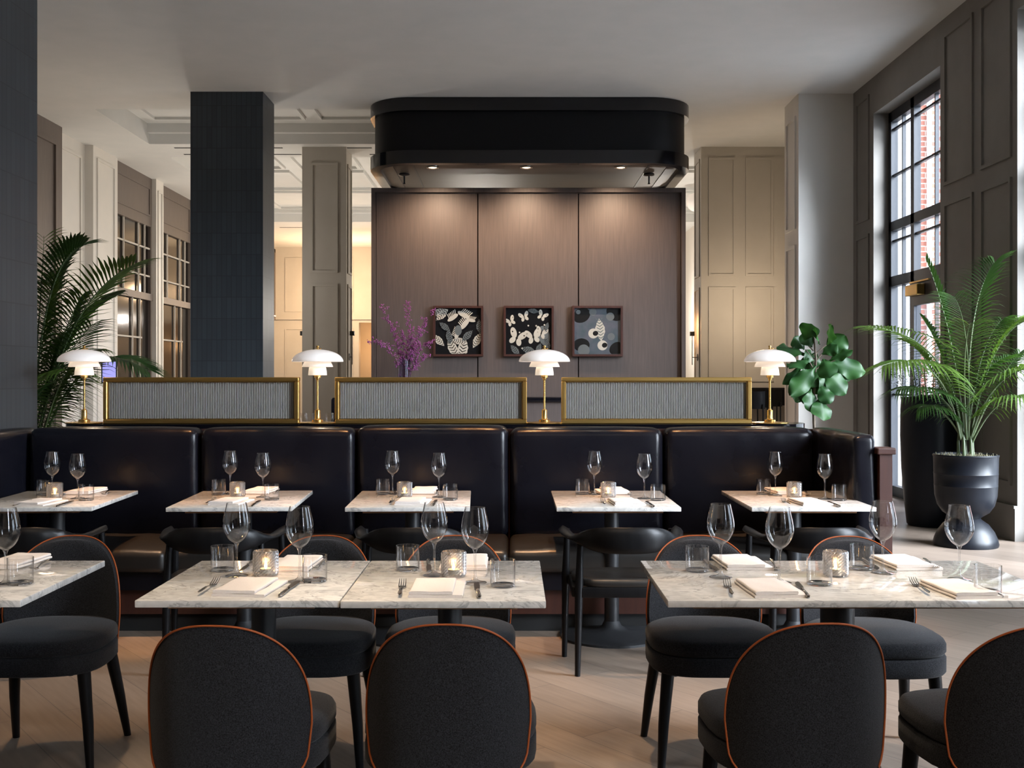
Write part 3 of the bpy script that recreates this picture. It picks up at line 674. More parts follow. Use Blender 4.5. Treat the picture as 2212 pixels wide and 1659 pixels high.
GC = 'charcoal wool chairs with orange piping'
def place(o, x, y, rz, label, first=[True]):
    if first[0]:
        first[0] = False; o.location = (x, y, 0); o.rotation_euler.z = rz; tag(o, label, 'chair', GC); return o
    r = dup(o, (x, y, 0), rz, label); r['category'] = 'chair'; return r
place(ch, -.745, 3.015, -.05, 'charcoal wool chair seen from behind below the left half of the joined tables')
place(ch, -.17, 3.03, .0, 'charcoal wool chair seen from behind below the right half of the joined tables')
place(ch, .78, 3.04, .07, 'charcoal wool chair seen from behind at the near side of the long marble table')
place(ch, 1.36, 3.02, .07, 'charcoal wool chair cut off by the lower right corner of the view')
place(ch, -1.72, 4.05, pi+.06, 'charcoal wool chair facing the viewer at the cut-off marble table')
place(ch, -.745, 4.05, pi, 'charcoal wool chair on the far side of the left joined table')
place(ch, -.225, 4.05, pi, 'charcoal wool chair on the far side of the right joined table')
place(ch, .735, 4.05, pi, 'charcoal wool chair facing the viewer behind the left half of the long marble table')
place(ch, 1.32, 4.03, pi, 'charcoal wool chair facing the viewer behind the right half of the long marble table')

# ------------------------------------------------------------------ black wooden armchairs
def make_armchair():
    e = empty('wooden_armchair', (0, 0, 0))
    pts = []; rad = []
    N = 44
    for i in range(N+1):
        t = -1+2*i/N; a = abs(t)
        if a < .78:
            an = t/.78*pi/2; x = .262*sin(an); y = -.03-.225*cos(an)
        else:
            q = (a-.78)/.22; x = math.copysign(.262+.022*sin(q*pi/2), t); y = -.03+q*.185
        k = max(0, 1-(a/.62)**2); k = k*k*(3-2*k)
        top = .655+.060*k+.012*max(0, (a-.8)/.2); th = .012+.050*k
        if a > .9: wd = .030*sqrt(max(.05, 1-((a-.9)/.105)**2))
        else: wd = .016+.014*min(1, max(0, (a-.3)/.5))
        pts.append((x, y-.02*k, top-th)); rad.append((wd, th))
    MB().tube(pts, rad, 12).build('arm_rail', 'black_wood', e)
    for (x, y, x2, y2, zt) in ((-.215, -.165, -.23, -.185, .635), (.215, -.165, .23, -.185, .635), (-.262, .19-.04, -.275, .175, .65), (.262, .19-.04, .275, .175, .65)):
        MB().tube([(x2, y2, 0), ((x+x2)/2, (y+y2)/2, .42), (x, y+.01, zt)], [.013, .020, .014], 14).build('leg', 'black_wood', e)
    f = MB(); f.rbox(-.225, .225, -.19, -.165, .37, .42, .006, 2); f.rbox(-.26, .26, .14, .165, .37, .42, .006, 2); f.rbox(-.255, -.228, -.17, .15, .37, .42, .006, 2); f.rbox(.228, .255, -.17, .15, .37, .42, .006, 2)
    f.build('seat_frame', 'black_wood', e)
    def ring(z, ins): 
        return [((.248-ins)*math.copysign(abs(cos(2*pi*k/40))**.5, cos(2*pi*k/40))*(1-.06*(sin(2*pi*k/40) < 0)), (.175-ins)*math.copysign(abs(sin(2*pi*k/40))**.5, sin(2*pi*k/40))-.015, z) for k in range(40)]
    MB().rings([ring(.412, .01), ring(.425, 0), ring(.448, 0), ring(.457, .012), ring(.452, .07), ring(.447, .13)]).build('seat', 'seat_leather', e, ang=60)
    return e
ac = make_armchair()
GA = 'black wooden armchairs on the near side of the banquette tables'
for i, (x, y, r, lb) in enumerate(((-2.33, 5.33, .05, 'black wooden armchair at the leftmost banquette table'), (-1.42, 5.33, .06, 'black wooden armchair at the second banquette table from the left'), (-.47, 5.33, .04, 'black wooden armchair at the middle banquette table'), (.54, 5.33, 0, 'black wooden armchair with round pedestal base in plain view behind it'), (1.46, 5.33, 0, 'black wooden armchair at the rightmost banquette table'))):
    if i == 0: ac.location = (x, y, 0); ac.rotation_euler.z = r; tag(ac, lb, 'chair', GA)
    else: dup(ac, (x, y, 0), r, lb)

# ------------------------------------------------------------------ tableware
TZ = .7502
def glass_proto():
    e = empty('wine_glass', (0, 0, 0))
    MB().lathe([(.001, 0), (.037, 0), (.0385, .001), (.037, .0025), (.018, .006), (.008, .012), (.0042, .022), (.0036, .05), (.0036, .085), (.0048, .100), (.009, .110), (.001, .112)], 32).build('foot_and_stem', 'solid_glass', e, ang=60)
    prof = [(.001, .109), (.012, .113), (.026, .124), (.037, .140), (.0435, .156), (.0455, .170), (.0445, .186), (.041, .206), (.0365, .226), (.0325, .245)]
    P = []
    def cr(p, n=3):
        o = []
        for i in range(len(p)-1):
            p0, p1, p2, p3 = p[max(0, i-1)], p[i], p[i+1], p[min(len(p)-1, i+2)]
            for k in range(n):
                t = k/n
                o.append(tuple(.5*((2*p1[j])+(-p0[j]+p2[j])*t+(2*p0[j]-5*p1[j]+4*p2[j]-p3[j])*t*t+(-p0[j]+3*p1[j]-3*p2[j]+p3[j])*t**3) for j in (0, 1)))
        o.append(p[-1]); return o
    O = cr(prof); I = [(max(.0008, r-.0012), z+(.0025 if z < .12 else 0)) for r, z in O]
    MB().lathe(O+list(reversed(I)), 40).build('bowl', 'stemware', e, ang=80)
    return e
def tumbler_proto():
    e = empty('water_tumbler', (0, 0, 0))
    MB().lathe([(.0395, .003), (.0402, .010), (.0402, .086), (.0385, .086), (.0385, .010), (.036, .008)], 40).build('wall', 'tumbler_glass', e, ang=60)
    MB().lathe([(.001, 0), (.036, 0), (.039, .002), (.0395, .006), (.036, .009), (.001, .008)], 36).build('thick_base', 'solid_glass', e, ang=60)
    return e
def holder_proto():
    e = empty('candle_holder', (0, 0, 0)); nA, nZ = 40, 15
    R = []
    for j in range(nZ+1):
        R.append([((.0405+(.0022 if (k+j) % 2 == 0 and 0 < j < nZ else -.0008))*cos(2*pi*k/nA), (.0405+(.0022 if (k+j) % 2 == 0 and 0 < j < nZ else -.0008))*sin(2*pi*k/nA), .004+.080*j/nZ) for k in range(nA)])
    R.append([(.0372*cos(2*pi*k/nA), .0372*sin(2*pi*k/nA), .0845) for k in range(nA)]); R.append([(.0368*cos(2*pi*k/nA), .0368*sin(2*pi*k/nA), .009) for k in range(nA)])
    mb = MB(); mb.rings(R, False, False); mb.build('cut_glass_wall', 'cut_glass', e, smooth=False)
    MB().lathe([(.001, 0), (.037, 0), (.040, .004), (.037, .0088), (.001, .0085)], 36).build('thick_base', 'solid_glass', e, ang=60)
    return e
def candle_proto():
    e = empty('tealight_candle', (0, 0, 0))
    MB().lathe([(.001, 0), (.019, 0), (.019, .015), (.0175, .015), (.0175, .012), (.001, .012)], 24).build('wax', 'wax', e)
    MB().lathe([(.0008, .012), (.0045, .018), (.0052, .023), (.0032, .031), (.0008, .039)], 12).build('flame', 'flame', e)
    return e
def napkin_proto():
    e = empty('folded_napkin', (0, 0, 0))
    def slab(x0, x1, y0, y1, z0, z1, fold=-1):
        mb = MB(); n = 14; R = []
        for j in range(n+1):
            y = y0+(y1-y0)*j/n; wv = .0012*sin(9*j/n+z0*200); r = (z1-z0)/2; zc = (z0+z1)/2+wv*.6; ring = []
            for k in range(7): a = radians(90+180*k/6); ring.append((x0+r+r*cos(a), y, zc+r*sin(a)))
            for k in range(1, 6): ring.append((x0+r+(x1-x0-2*r)*k/6, y, zc-r))
            for k in range(7): a = radians(-90+180*k/6); ring.append((x1-r*.5+r*.5*cos(a), y, zc+r*sin(a)))
            for k in range(5, 0, -1): ring.append((x0+r+(x1-x0-2*r)*k/6, y, zc+r+.0008*sin(k*1.3+j*.6)))
            R.append(ring)
        mb.rings(list(reversed(R))); return mb
    slab(-.083, .083, -.118, .118, 0, .0085).build('lower_fold', 'linen', e, ang=60)
    slab(-.080, .052, -.116, .112, .0088, .0185).build('upper_fold', 'linen', e, ang=60)
    return e
def fork_proto():
    e = empty('fork', (0, 0, 0)); mb = MB()
    # lies along +y : handle end at y = -.1, tines at y = +.1
    P = [(-.102, .012, .0032), (-.09, .0125, .0065), (-.06, .0125, .006), (-.02, .013, .0045), (.01, .010, .0028), (.035, .006, .0026), (.042, .0045, .005), (.05, .004, .0105), (.058, .006, .0122)]
    R = []
    for (y, z, w_) in P: R.append([(w_*cos(2*pi*k/10), y, z+.0013*sin(2*pi*k/10)) for k in range(10)])
    mb.rings(list(reversed(R))); mb.build('handle', 'chrome', e, ang=60)
    tn = MB()
    for x in (-.0103, -.0035, .0035, .0103): tn.tube([(x*.95, .055, .0055), (x, .07, .009), (x, .086, .013), (x*.97, .103, .021)], [.0020, .0018, .0016, .0008], 6)
    tn.build('tines', 'chrome', e); return e
def knife_proto():
    e = empty('table_knife', (0, 0, 0))
    P = [(-.112, .004, .004), (-.10, .0055, .0075), (-.05, .0055, .0068), (.0, .0048, .0055), (.004, .003, .0035)]
    MB().rings(list(reversed([[(w_*cos(2*pi*k/12), y, .006+h_*sin(2*pi*k/12)) for k in range(12)] for (y, h_, w_) in P]))).build('handle', 'chrome', e, ang=60)
    B = [(.002, -.005, .005), (.03, -.0085, .0085), (.07, -.009, .009), (.10, -.007, .009), (.118, .004, .008)]
    vs = []; 
    for (y, a, b) in B: vs += [(a, y, .007), (b, y, .0055), (b, y, .0078), (a, y, .0085)]
    mb = MB(); fs = []
    for i in range(len(B)-1):
        for k in range(4): fs.append((i*4+k, (i+1)*4+k, (i+1)*4+(k+1) % 4, i*4+(k+1) % 4))
    fs += [(0, 1, 2, 3), (16, 19, 18, 17)]; mb.add(vs, fs); mb.build('blade', 'steel_dark', e, ang=40); return e
PROTO = {'wine': glass_proto(), 'tum': tumbler_proto(), 'hold': holder_proto(), 'cand': candle_proto(), 'nap': napkin_proto(), 'fork': fork_proto(), 'knife': knife_proto()}
USED = {}
CAT = {'wine': 'wine glass', 'tum': 'glass', 'hold': 'candle holder', 'cand': 'candle', 'nap': 'napkin', 'fork': 'fork', 'knife': 'knife'}
GR = {'wine': 'stemmed wine glasses on the tables', 'tum': 'water tumblers on the tables', 'hold': 'cut glass candle holders', 'cand': 'lit tealights', 'nap': 'folded white napkins', 'fork': 'table forks', 'knife': 'table knives'}
def put(kind, x, y, z, rz, label):
    p = PROTO[kind]
    if kind not in USED: USED[kind] = 1; p.location = (x, y, z); p.rotation_euler.z = rz; tag(p, label, CAT[kind], GR[kind]); return p
    r = dup(p, (x, y, z), rz, label); r['category'] = CAT[kind]; r['group'] = GR[kind]; return r
def putp(kind, px, py, label, rz=0, z=TZ):
    x, y = onz(px, py, z); return put(kind, x, y, z, rz, label)
def cutlery(kind, h, t, label):
    xh, yh = onz(h[0], h[1], TZ+.005); xt, yt = onz(t[0], t[1], TZ+(.018 if kind == 'fork' else .006))
    put(kind, (xh+xt)/2, (yh+yt)/2, TZ, math.atan2(yt-yh, xt-xh)-pi/2, label)
def candle(px, py, label):
    x, y = onz(px, py, TZ); put('hold', x, y, TZ, random.uniform(0, 1), 'cut glass candle holder on '+label)
    put('cand', x, y, TZ+.0092, 0, 'lit tealight inside the cut glass holder on '+label)
    add_light('POINT', 'candle_light', (x, y, TZ+.04), .9, AMBER, shadow_soft_size=.008)
T0, T1, T2, TR = 'the cut-off left marble table', 'the left joined table', 'the right joined table', 'the long marble table'
putp('wine', 12, 1262, 'stemmed wine glass on '+T0)
putp('wine', 511, 1244, 'stemmed wine glass left of the candle on '+T1); putp('wine', 647, 1256, 'stemmed wine glass right of the candle on '+T1)
putp('wine', 938, 1243, 'stemmed wine glass left of the candle on '+T2); putp('wine', 1026, 1259, 'stemmed wine glass right of the candle on '+T2)
putp('wine', 1557, 1247, 'stemmed wine glass nearest the left end of '+TR); putp('wine', 1684, 1259, 'second stemmed wine glass from the left on '+TR)
putp('wine', 1907, 1238, 'stemmed wine glass beside the tumbler right of the candle on '+TR); putp('wine', 2072, 1252, 'stemmed wine glass nearest the right end of '+TR)
putp('tum', 44, 1262, 'water tumbler beside the wine glass on '+T0)
putp('tum', 481, 1233, 'water tumbler near the left edge of '+T1); putp('tum', 680, 1256, 'water tumbler beside the right wine glass on '+T1)
putp('tum', 881, 1232, 'water tumbler behind the fork on '+T2); putp('tum', 1086, 1267, 'water tumbler near the right edge of '+T2)
putp('tum', 1506, 1234, 'water tumbler near the left end of '+TR); putp('tum', 1770, 1263, 'water tumbler just left of the candle holder on '+TR)
putp('tum', 1862, 1230, 'water tumbler just right of the candle holder on '+TR); putp('tum', 2134, 1281, 'water tumbler above the knife near the right end of '+TR)
candle(574, 1243, T1); candle(980, 1245, T2); candle(1805, 1244, TR)
putp('nap', 542, 1273, 'folded white napkin at the near side of '+T1, -.10); putp('nap', 946, 1275, 'folded white napkin at the near side of '+T2)
putp('nap', 1664, 1275, 'folded white napkin between fork and knife at the near side of '+TR, .06); putp('nap', 2078, 1277, 'folded white napkin at the near right side of '+TR, .10)
putp('nap', 633, 1222, 'folded white napkin at the far side of '+T1, pi-.05); putp('nap', 1003, 1219, 'folded white napkin behind the candle on '+T2, pi)
putp('nap', 1602, 1219, 'folded white napkin behind the leftmost wine glass of '+TR, .05); putp('nap', 1955, 1219, 'folded white napkin at the far right side of '+TR, .07)
putp('nap', 28, 1217, 'folded white napkin on '+T0, pi-.1)
for (h, t, lb) in (((426, 1286), (472, 1246), 'fork left of the near napkin on '+T1), ((862, 1292), (871, 1249), 'fork left of the near napkin on '+T2), ((1583, 1292), (1568, 1248), 'fork left of the near napkin towards the left of '+TR), ((2016, 1291), (1963, 1243), 'fork left of the near right napkin on '+TR),
                   ((704, 1209), (680, 1226), 'fork behind the right tumbler on '+T1), ((1062, 1209), (1072, 1224), 'fork seen through the right tumbler on '+T2), ((1663, 1209), (1680, 1226), 'fork at the far side of the middle of '+TR), ((1993, 1208), (2028, 1225), 'fork at the far right side of '+TR), ((112, 1209), (62, 1229), 'fork on '+T0)):
    cutlery('fork', h, t, lb)
for (h, t, lb) in (((604, 1287), (642, 1257), 'knife right of the near napkin on '+T1), ((1035, 1290), (1029, 1260), 'knife right of the near napkin on '+T2), ((1746, 1289), (1721, 1259), 'knife right of the near napkin towards the left of '+TR), ((2163, 1288), (2096, 1259), 'knife under the right tumbler on '+TR),
                   ((549, 1210), (523, 1232), 'knife behind the left wine glass on '+T1), ((925, 1209), (927, 1233), 'knife behind the left wine glass on '+T2), ((1520, 1209), (1552, 1234), 'knife behind the leftmost tumbler on '+TR), ((1866, 1209), (1895, 1228), 'knife behind the tumbler right of the candle on '+TR)):
    cutlery('knife', h, t, lb)
BK = [dict(w=((113, 1070), (168, 1077)), t=((95, 1070), (186, 1081)), c=(118.6, 1076), n=((89, 1088, -.15), (183, 1063, pi-.1)), f=(((29, 1095), (64, 1080)), ((242, 1059), (217, 1067))), k=(((118, 1095), (160, 1081)), ((150, 1059), (138, 1066)))),
      dict(w=((497, 1067), (568, 1074)), t=((472.6, 1069), (587, 1080)), c=(513, 1074), n=((500, 1086, -.12), (560, 1062, pi-.1)), f=(((441, 1092), (468, 1072)), ((603, 1058), (589, 1066))), k=(((544, 1093), (561, 1081)), None)),
      dict(w=((848, 1067), (948.5, 1074)), t=((827, 1068), (972.6, 1080)), c=(874, 1074), n=((893, 1086, -.05), (912, 1062, pi)), f=(((839, 1093), (851, 1071)), ((945, 1058), (942, 1065))), k=(((936, 1092), (942, 1080)), ((852, 1059), (854, 1066)))),
      dict(w=((1284, 1068), (1392, 1077)), t=((1258, 1068), (1421.5, 1081)), c=(1314, 1074), n=((1353, 1087, .08), (1322, 1063, pi+.1)), f=(((1307, 1094), (1301, 1074)), ((1353, 1058), (1363, 1066))), k=(((1412, 1094), (1396, 1083)), ((1275, 1058), (1281, 1065)))),
      dict(w=((1675, 1070), (1782, 1078)), t=((1649.6, 1068), (1813, 1081)), c=(1716, 1074), n=((1750, 1087, .1), (1694, 1063, .1)), f=(((1710, 1093), (1688, 1074)), ((1735, 1059), (1750, 1068))), k=(((1814, 1094), (1788, 1083)), ((1650, 1058), (1662, 1066))))]
for d, T in zip(BK, BT):
    putp('wine', *d['w'][0], ('stemmed wine glass directly behind the candle on ' if d is BK[0] else 'stemmed wine glass left of the candle on ')+T); putp('wine', *d['w'][1], 'stemmed wine glass right of the candle on '+T)
    putp('tum', *d['t'][0], 'water tumbler at the left side of '+T); putp('tum', *d['t'][1], 'water tumbler at the right side of '+T)
    candle(*d['c'], T)
    putp('nap', d['n'][0][0], d['n'][0][1], 'folded white napkin at the near side of '+T, d['n'][0][2]); putp('nap', d['n'][1][0], d['n'][1][1], 'folded white napkin at the bench side of '+T, d['n'][1][2])
    cutlery('fork', *d['f'][0], 'fork beside the near napkin on '+T); cutlery('fork', *d['f'][1], 'fork beside the bench side napkin on '+T)
    cutlery('knife', *d['k'][0], 'knife beside the near napkin on '+T)
    if d['k'][1]: cutlery('knife', *d['k'][1], 'knife beside the bench side napkin on '+T)
# three low glasses on the shelf behind the second lamp
lg = MB().lathe([(.001, 0), (.024, 0), (.028, .02), (.027, .045), (.022, .062), (.0208, .062), (.0258, .044), (.0265, .02), (.022, .006), (.001, .006)], 28).build('stemless_glass', 'tumbler_glass', None, (W(656, 7.08), 7.08, ZL+.0005), ang=60)
tag(lg, 'stemless glass on the shelf left of the second lamp base', 'glass', 'stemless glasses on the shelf')
for px, lb in ((683, 'stemless glass on the shelf directly behind the second lamp base'), (712, 'stemless glass on the shelf right of the second lamp base')):
    r = lg.copy(); col.objects.link(r); r.location = (W(px, 7.08), 7.08, ZL+.0005); r['label'] = lb

# ------------------------------------------------------------------ plants
def bez(p0, p1, p2, t):
    return p0*(1-t)**2+p1*2*t*(1-t)+p2*t*t
def frond(p0, p1, p2, ll, parent, base, bare=.3, n=30, mat='palm_leaf', wd=.011, droop=.5, spread=1.0):
    """pinnate palm leaf: arching midrib with narrow folded leaflets on both sides"""
    p0, p1, p2 = Vector(p0), Vector(p1), Vector(p2); mb = MB(); st = MB()
    pts = [bez(p0, p1, p2, k/16)-base for k in range(17)]
    st.tube(pts, [.009*(1-k/17)+.0015 for k in range(17)], 6)
    for i in range(n):
        t = bare+(1-bare)*(i+.3)/n; p = bez(p0, p1, p2, t)-base; d = (bez(p0, p1, p2, min(1, t+.02))-bez(p0, p1, p2, t-.02)).normalized()
        side = d.cross(Vector((0, 0, 1)))
        if side.length < .1: side = Vector((1, 0, 0))
        side.normalize(); up = side.cross(d).normalized(); q = (t-bare)/(1-bare)
        L = ll*(.35+.9*sin(pi*(.12+.80*q)))*random.uniform(.88, 1.08)
        for sg in (-1, 1):
            fw = .15+.85*q; dr = (side*sg*spread+d*fw+up*.34).normalized(); nn = dr.cross(up).normalized()
            rows = []
            for k in range(6):
                s = k/5; c_ = p+dr*L*s+Vector((0, 0, -1))*droop*L*s*s*random.uniform(.9, 1.1); wv = wd*(.35+1.3*s if s < .4 else 1.05*(1-s)/.6*1.0+.02)
                ax = dr.cross(Vector((0, 0, 1)))
                if ax.length < .1: ax = nn
                ax.normalize(); ax = (ax+up*.35*sg).normalized(); rows.append((c_-ax*wv, c_+Vector((0, 0, -wv*.35)), c_+ax*wv))
            vs = [v for r in rows for v in r]; fs = []
            for k in range(5):
                a = k*3; fs += [(a, a+1, a+4, a+3), (a+1, a+2, a+5, a+4)]
            mb.add(vs, fs)
    f = mb.build('frond', mat, parent, ang=70); st.build('midrib', 'palm_stem', f); return f
# palm in the footed urn on the right
YP = 9.12; bx_ = W(2086, YP)
pal = empty('potted_palm', (bx_, YP, 0), 0, 'feathery green palm growing from the black footed urn by the panelled wall', 'plant')
base = Vector((bx_, YP, 0))
zr = .76
def PW(px, py, dy=0): return Vector((W(px, YP+dy), YP+dy, Zp(py, YP+dy)))
FR = [((2078, 950), (2060, 720), (1878, 706), -.3, .20, 34, 'palm_leaf', .6), ((2075, 950), (2040, 740), (1905, 790), -.5, .19, 30, 'palm_leaf', .9), ((2080, 950), (2050, 820), (1940, 840), -.2, .16, 28, 'palm_leaf_dark', .9),
      ((2090, 950), (2085, 640), (2150, 566), .1, .22, 34, 'palm_leaf_dark', .45), ((2095, 950), (2140, 700), (2230, 690), -.1, .20, 34, 'palm_leaf', .5), ((2095, 950), (2150, 760), (2290, 800), -.4, .22, 30, 'palm_leaf', .7),
      ((2085, 950), (2060, 700), (2000, 560), .15, .12, 20, 'palm_leaf_dark', .3), ((2092, 950), (2100, 700), (2060, 640), -.4, .18, 30, 'palm_leaf_dark', .5), ((2085, 950), (2010, 760), (1960, 740), .15, .18, 28, 'palm_leaf', .6),
      ((2098, 960), (2160, 820), (2250, 870), -.5, .17, 26, 'palm_leaf', .8), ((2080, 950), (2090, 800), (2180, 770), .1, .18, 28, 'palm_leaf_dark', .6), ((2088, 950), (2075, 760), (2095, 700), -.55, .17, 26, 'palm_leaf', .5),
      ((2090, 950), (2110, 740), (2165, 690), .2, .17, 26, 'palm_leaf_dark', .6), ((2085, 950), (2055, 780), (1995, 690), .2, .16, 26, 'palm_leaf_dark', .6), ((2098, 950), (2150, 820), (2205, 760), .1, .16, 26, 'palm_leaf_dark', .7), ((2080, 950), (2030, 860), (1985, 880), -.1, .13, 22, 'palm_leaf_dark', .9)]
for (a, b, c_, dy, ll, n_, mt, dr) in FR: frond(PW(*a), PW(*b, dy*.5), PW(*c_, dy), ll*1.95, pal, base, .28, n_, mt, .0115, dr*.75)
for k in range(5): MB().tube([(-.05+.03*k, .02*(-1)**k, .70), (-.055+.03*k, .02*(-1)**k, .86), (-.05+.028*k, .01, 1.0)], [.016, .012, .006], 8).build('trunk', 'palm_stem', pal)
urn = empty('footed_urn', (bx_, YP, 0), 0, 'matte black footed urn planter holding the palm by the right wall', 'planter')
MB().lathe([(.001, 0), (.255, 0), (.26, .02), (.25, .06), (.225, .12), (.18, .18), (.13, .215), (.115, .23), (.13, .245), (.185, .28), (.225, .34), (.245, .42), (.25, .50), (.252, .505), (.25, .51), (.253, .60), (.256, .605), (.253, .61), (.256, .74), (.262, .755), (.256, .765), (.24, .76), (.235, .70), (.001, .70)], 56).build('body', 'planter_black', urn, ang=40)
ms = MB()
for k in range(260):
    a, r = random.uniform(0, 2*pi), .23*sqrt(random.random()); x, y = r*cos(a), r*sin(a); b2 = random.uniform(0, 6.3); L = random.uniform(.02, .06)
    ms.tube([(x, y, .725), (x+L*.5*cos(b2), y+L*.5*sin(b2), .725+random.uniform(.02, .05)), (x+L*cos(b2), y+L*sin(b2), .72+random.uniform(-.0, .03))], .0016, 4)
ms.lathe([(.001, .735), (.12, .73), (.22, .715), (.234, .70)], 24)
o = ms.build('moss', 'moss', pal)
# tall black planter with fine dark foliage by the window
YT = 10.35; tx = W(2003, YT)+.03
tp_ = empty('tall_planter', (tx, YT, 0), 0, 'tall tapering matte black planter standing between the street door and the footed urn', 'planter')
MB().lathe([(.001, 0), (.20, 0), (.215, .02), (.24, .25), (.262, .55), (.272, .85), (.27, 1.1), (.262, 1.22), (.245, 1.22), (.25, 1.1), (.001, 1.1)], 56).build('body', 'planter_black', tp_, ang=40)
MB().lathe([(.001, 1.16), (.25, 1.15)], 24).build('soil', 'soil', tp_)
pl = empty('bushy_plant', (tx, YT, 0), 0, 'dark wispy plant growing in the tall black planter by the window', 'plant')
fo = MB()
for k in range(230):
    a = random.uniform(0, 2*pi); r = .22*sqrt(random.random()); L = random.uniform(.2, .55); lean = random.uniform(.1, .8)
    p = Vector((r*cos(a), r*sin(a), 1.15)); q = p+Vector((cos(a)*lean*L*.5, sin(a)*lean*L*.5, L*.8)); e_ = q+Vector((cos(a)*L*.35, sin(a)*L*.35, -L*.15))
    for j in range(9):
        t = (j+1)/9; c_ = bez(p, q, e_, t); c_.x = min(c_.x, .24); an = random.uniform(0, 6.3); d = Vector((cos(an), sin(an), random.uniform(-.2, .5)))*.045; n2 = Vector((-sin(an), cos(an), 0))*.006
        fo.add([c_, c_+d*.5+n2, c_+d, c_+d*.5-n2], [(0, 1, 2, 3)])
fo.build('foliage', 'palm_leaf_dark', pl)
st = MB()
for k in range(7): st.tube([(.1*cos(k), .1*sin(k), 1.12), (.16*cos(k), .16*sin(k), 1.5)], .005, 5)
st.build('stem', 'palm_stem', pl)
# palm behind the front tiled column on the left
YQ = 8.7; qx = W(70, YQ)
pa2 = empty('potted_palm', (qx, YQ, 0), 0, 'large green palm with long fronds emerging from behind the tiled column', 'plant')
b2 = Vector((qx, YQ, 0))
def QW(px, py, dy=0): return Vector((W(px, YQ+dy), YQ+dy, Zp(py, YQ+dy)))
FL = [((75, 1000), (130, 640), (292, 570), -.3, .30, 34, 'palm_leaf', .25), ((70, 1000), (80, 560), (180, 530), .0, .30, 32, 'palm_leaf_dark', .3), ((78, 1000), (170, 700), (318, 800), -.3, .26, 34, 'palm_leaf_dark', .45),
      ((70, 1000), (120, 700), (250, 640), .3, .28, 34, 'palm_leaf_dark', .4), ((70, 1000), (100, 800), (200, 700), -.5, .26, 30, 'palm_leaf_dark', .4), ((66, 1000), (80, 700), (120, 600), .2, .26, 30, 'palm_leaf', .3),
      ((76, 1010), (120, 820), (150, 800), -.6, .24, 26, 'palm_leaf', .7), ((70, 1000), (40, 700), (20, 560), .1, .28, 26, 'palm_leaf_dark', .4), ((60, 1000), (90, 640), (95, 510), .3, .24, 28, 'palm_leaf', .3), ((72, 1000), (110, 880), (125, 830), -.4, .2, 22, 'palm_leaf_dark', .8),
      ((70, 1010), (110, 760), (175, 640), -.15, .26, 32, 'palm_leaf_dark', .35), ((70, 1010), (85, 820), (140, 730), .2, .24, 30, 'palm_leaf_dark', .4), ((74, 1010), (130, 780), (215, 760), .25, .24, 30, 'palm_leaf', .5), ((66, 1000), (80, 640), (150, 545), .35, .27, 30, 'palm_leaf_dark', .3)]
for (a, b, c_, dy, ll, n_, mt, dr) in FL: frond(QW(*a), QW(*b, dy*.5), QW(*c_, dy), ll*1.5, pa2, b2, .2, n_+2, mt, .016, dr)
MB().lathe([(.001, 0), (.2, 0), (.25, .2), (.26, .5), (.24, .5), (.23, .45), (.001, .45)], 40).build('pot', 'planter_black', pa2)
# fiddle leaf fig
YG = 8.3; gx = W(1757, YG)
fg = empty('fiddle_leaf_fig', (gx, YG, 0), 0, 'fiddle leaf fig with broad glossy leaves beside the rightmost table lamp', 'plant')
def figleaf(mb, tip, basep, wid, curl, nrm):
    b_, t_ = Vector(basep), Vector(tip); d = t_-b_; L = d.length; d.normalize(); n_ = Vector(nrm); n_ = (n_-d*n_.dot(d)).normalized(); s_ = d.cross(n_).normalized()
    ph = random.uniform(0, 6)
    def fn(u, v):
        k = 2*u-1
        prof = (.16+1.0*sin(pi*min(1, v*1.02)**1.45)**.75*.9 if v < .98 else .12)
        if v < .3: prof = .10+ (prof-.10)*(v/.3)**.7
        wv = .055*sin(15*v+ph)*abs(k)**2*L; fold = -.22*abs(k)**1.3*wid*prof; vein = .018*wid*abs(sin(22*v-abs(k)*5))*(1-abs(k))
        return b_+d*L*v+s_*k*wid*prof+n_*(fold+wv+vein)+Vector((0, 0, -1))*curl*L*v*v
    mb.grid(fn, 10, 16)
LV = [((1735, 735), (1750, 700), .10, 0), ((1755, 750), (1735, 715), .09, 0), ((1785, 745), (1792, 702), .10, .0), ((1790, 765), (1822, 722), .11, .05), ((1775, 765), (1805, 745), .08, 0), ((1745, 765), (1675, 742), .11, .1), ((1745, 775), (1700, 785), .10, .15),
      ((1765, 780), (1735, 755), .09, .1), ((1785, 780), (1838, 756), .06, .0), ((1790, 785), (1866, 795), .11, .1), ((1785, 790), (1833, 815), .07, .1), ((1780, 800), (1824, 845), .12, .1), ((1770, 800), (1795, 845), .09, .1), ((1755, 800), (1715, 865), .11, .05),
      ((1760, 810), (1735, 870), .10, .05), ((1765, 815), (1762, 850), .08, .05), ((1768, 830), (1790, 870), .08, .05), ((1770, 855), (1775, 905), .11, .05), ((1750, 840), (1750, 890), .09, 0), ((1735, 790), (1688, 828), .05, .05), ((1765, 760), (1745, 800), .11, .15), ((1775, 775), (1790, 810), .1, .15),
      ((1760, 790), (1705, 850), .10, .05), ((1765, 745), (1760, 712), .07, 0), ((1740, 755), (1712, 728), .08, 0), ((1772, 790), (1745, 830), .1, .1)]
rnd = random.Random(3)
for (a, b, wd_, cu) in LV:
    dy = rnd.uniform(-.16, .1); mb = MB()
    p0 = Vector((W(a[0], YG)-gx, dy*.4, Zp(a[1], YG))); p1 = Vector((W(b[0], YG+dy)-gx, dy-.04, Zp(b[1], YG+dy)))
    nz_ = (rnd.uniform(-.4, .4), -1 if rnd.random() < .75 else -.4, rnd.uniform(.2, 1.0))
    figleaf(mb, p1, p0, wd_*.74, cu, nz_); mb.build('leaf', 'fig_leaf', fg, ang=80)
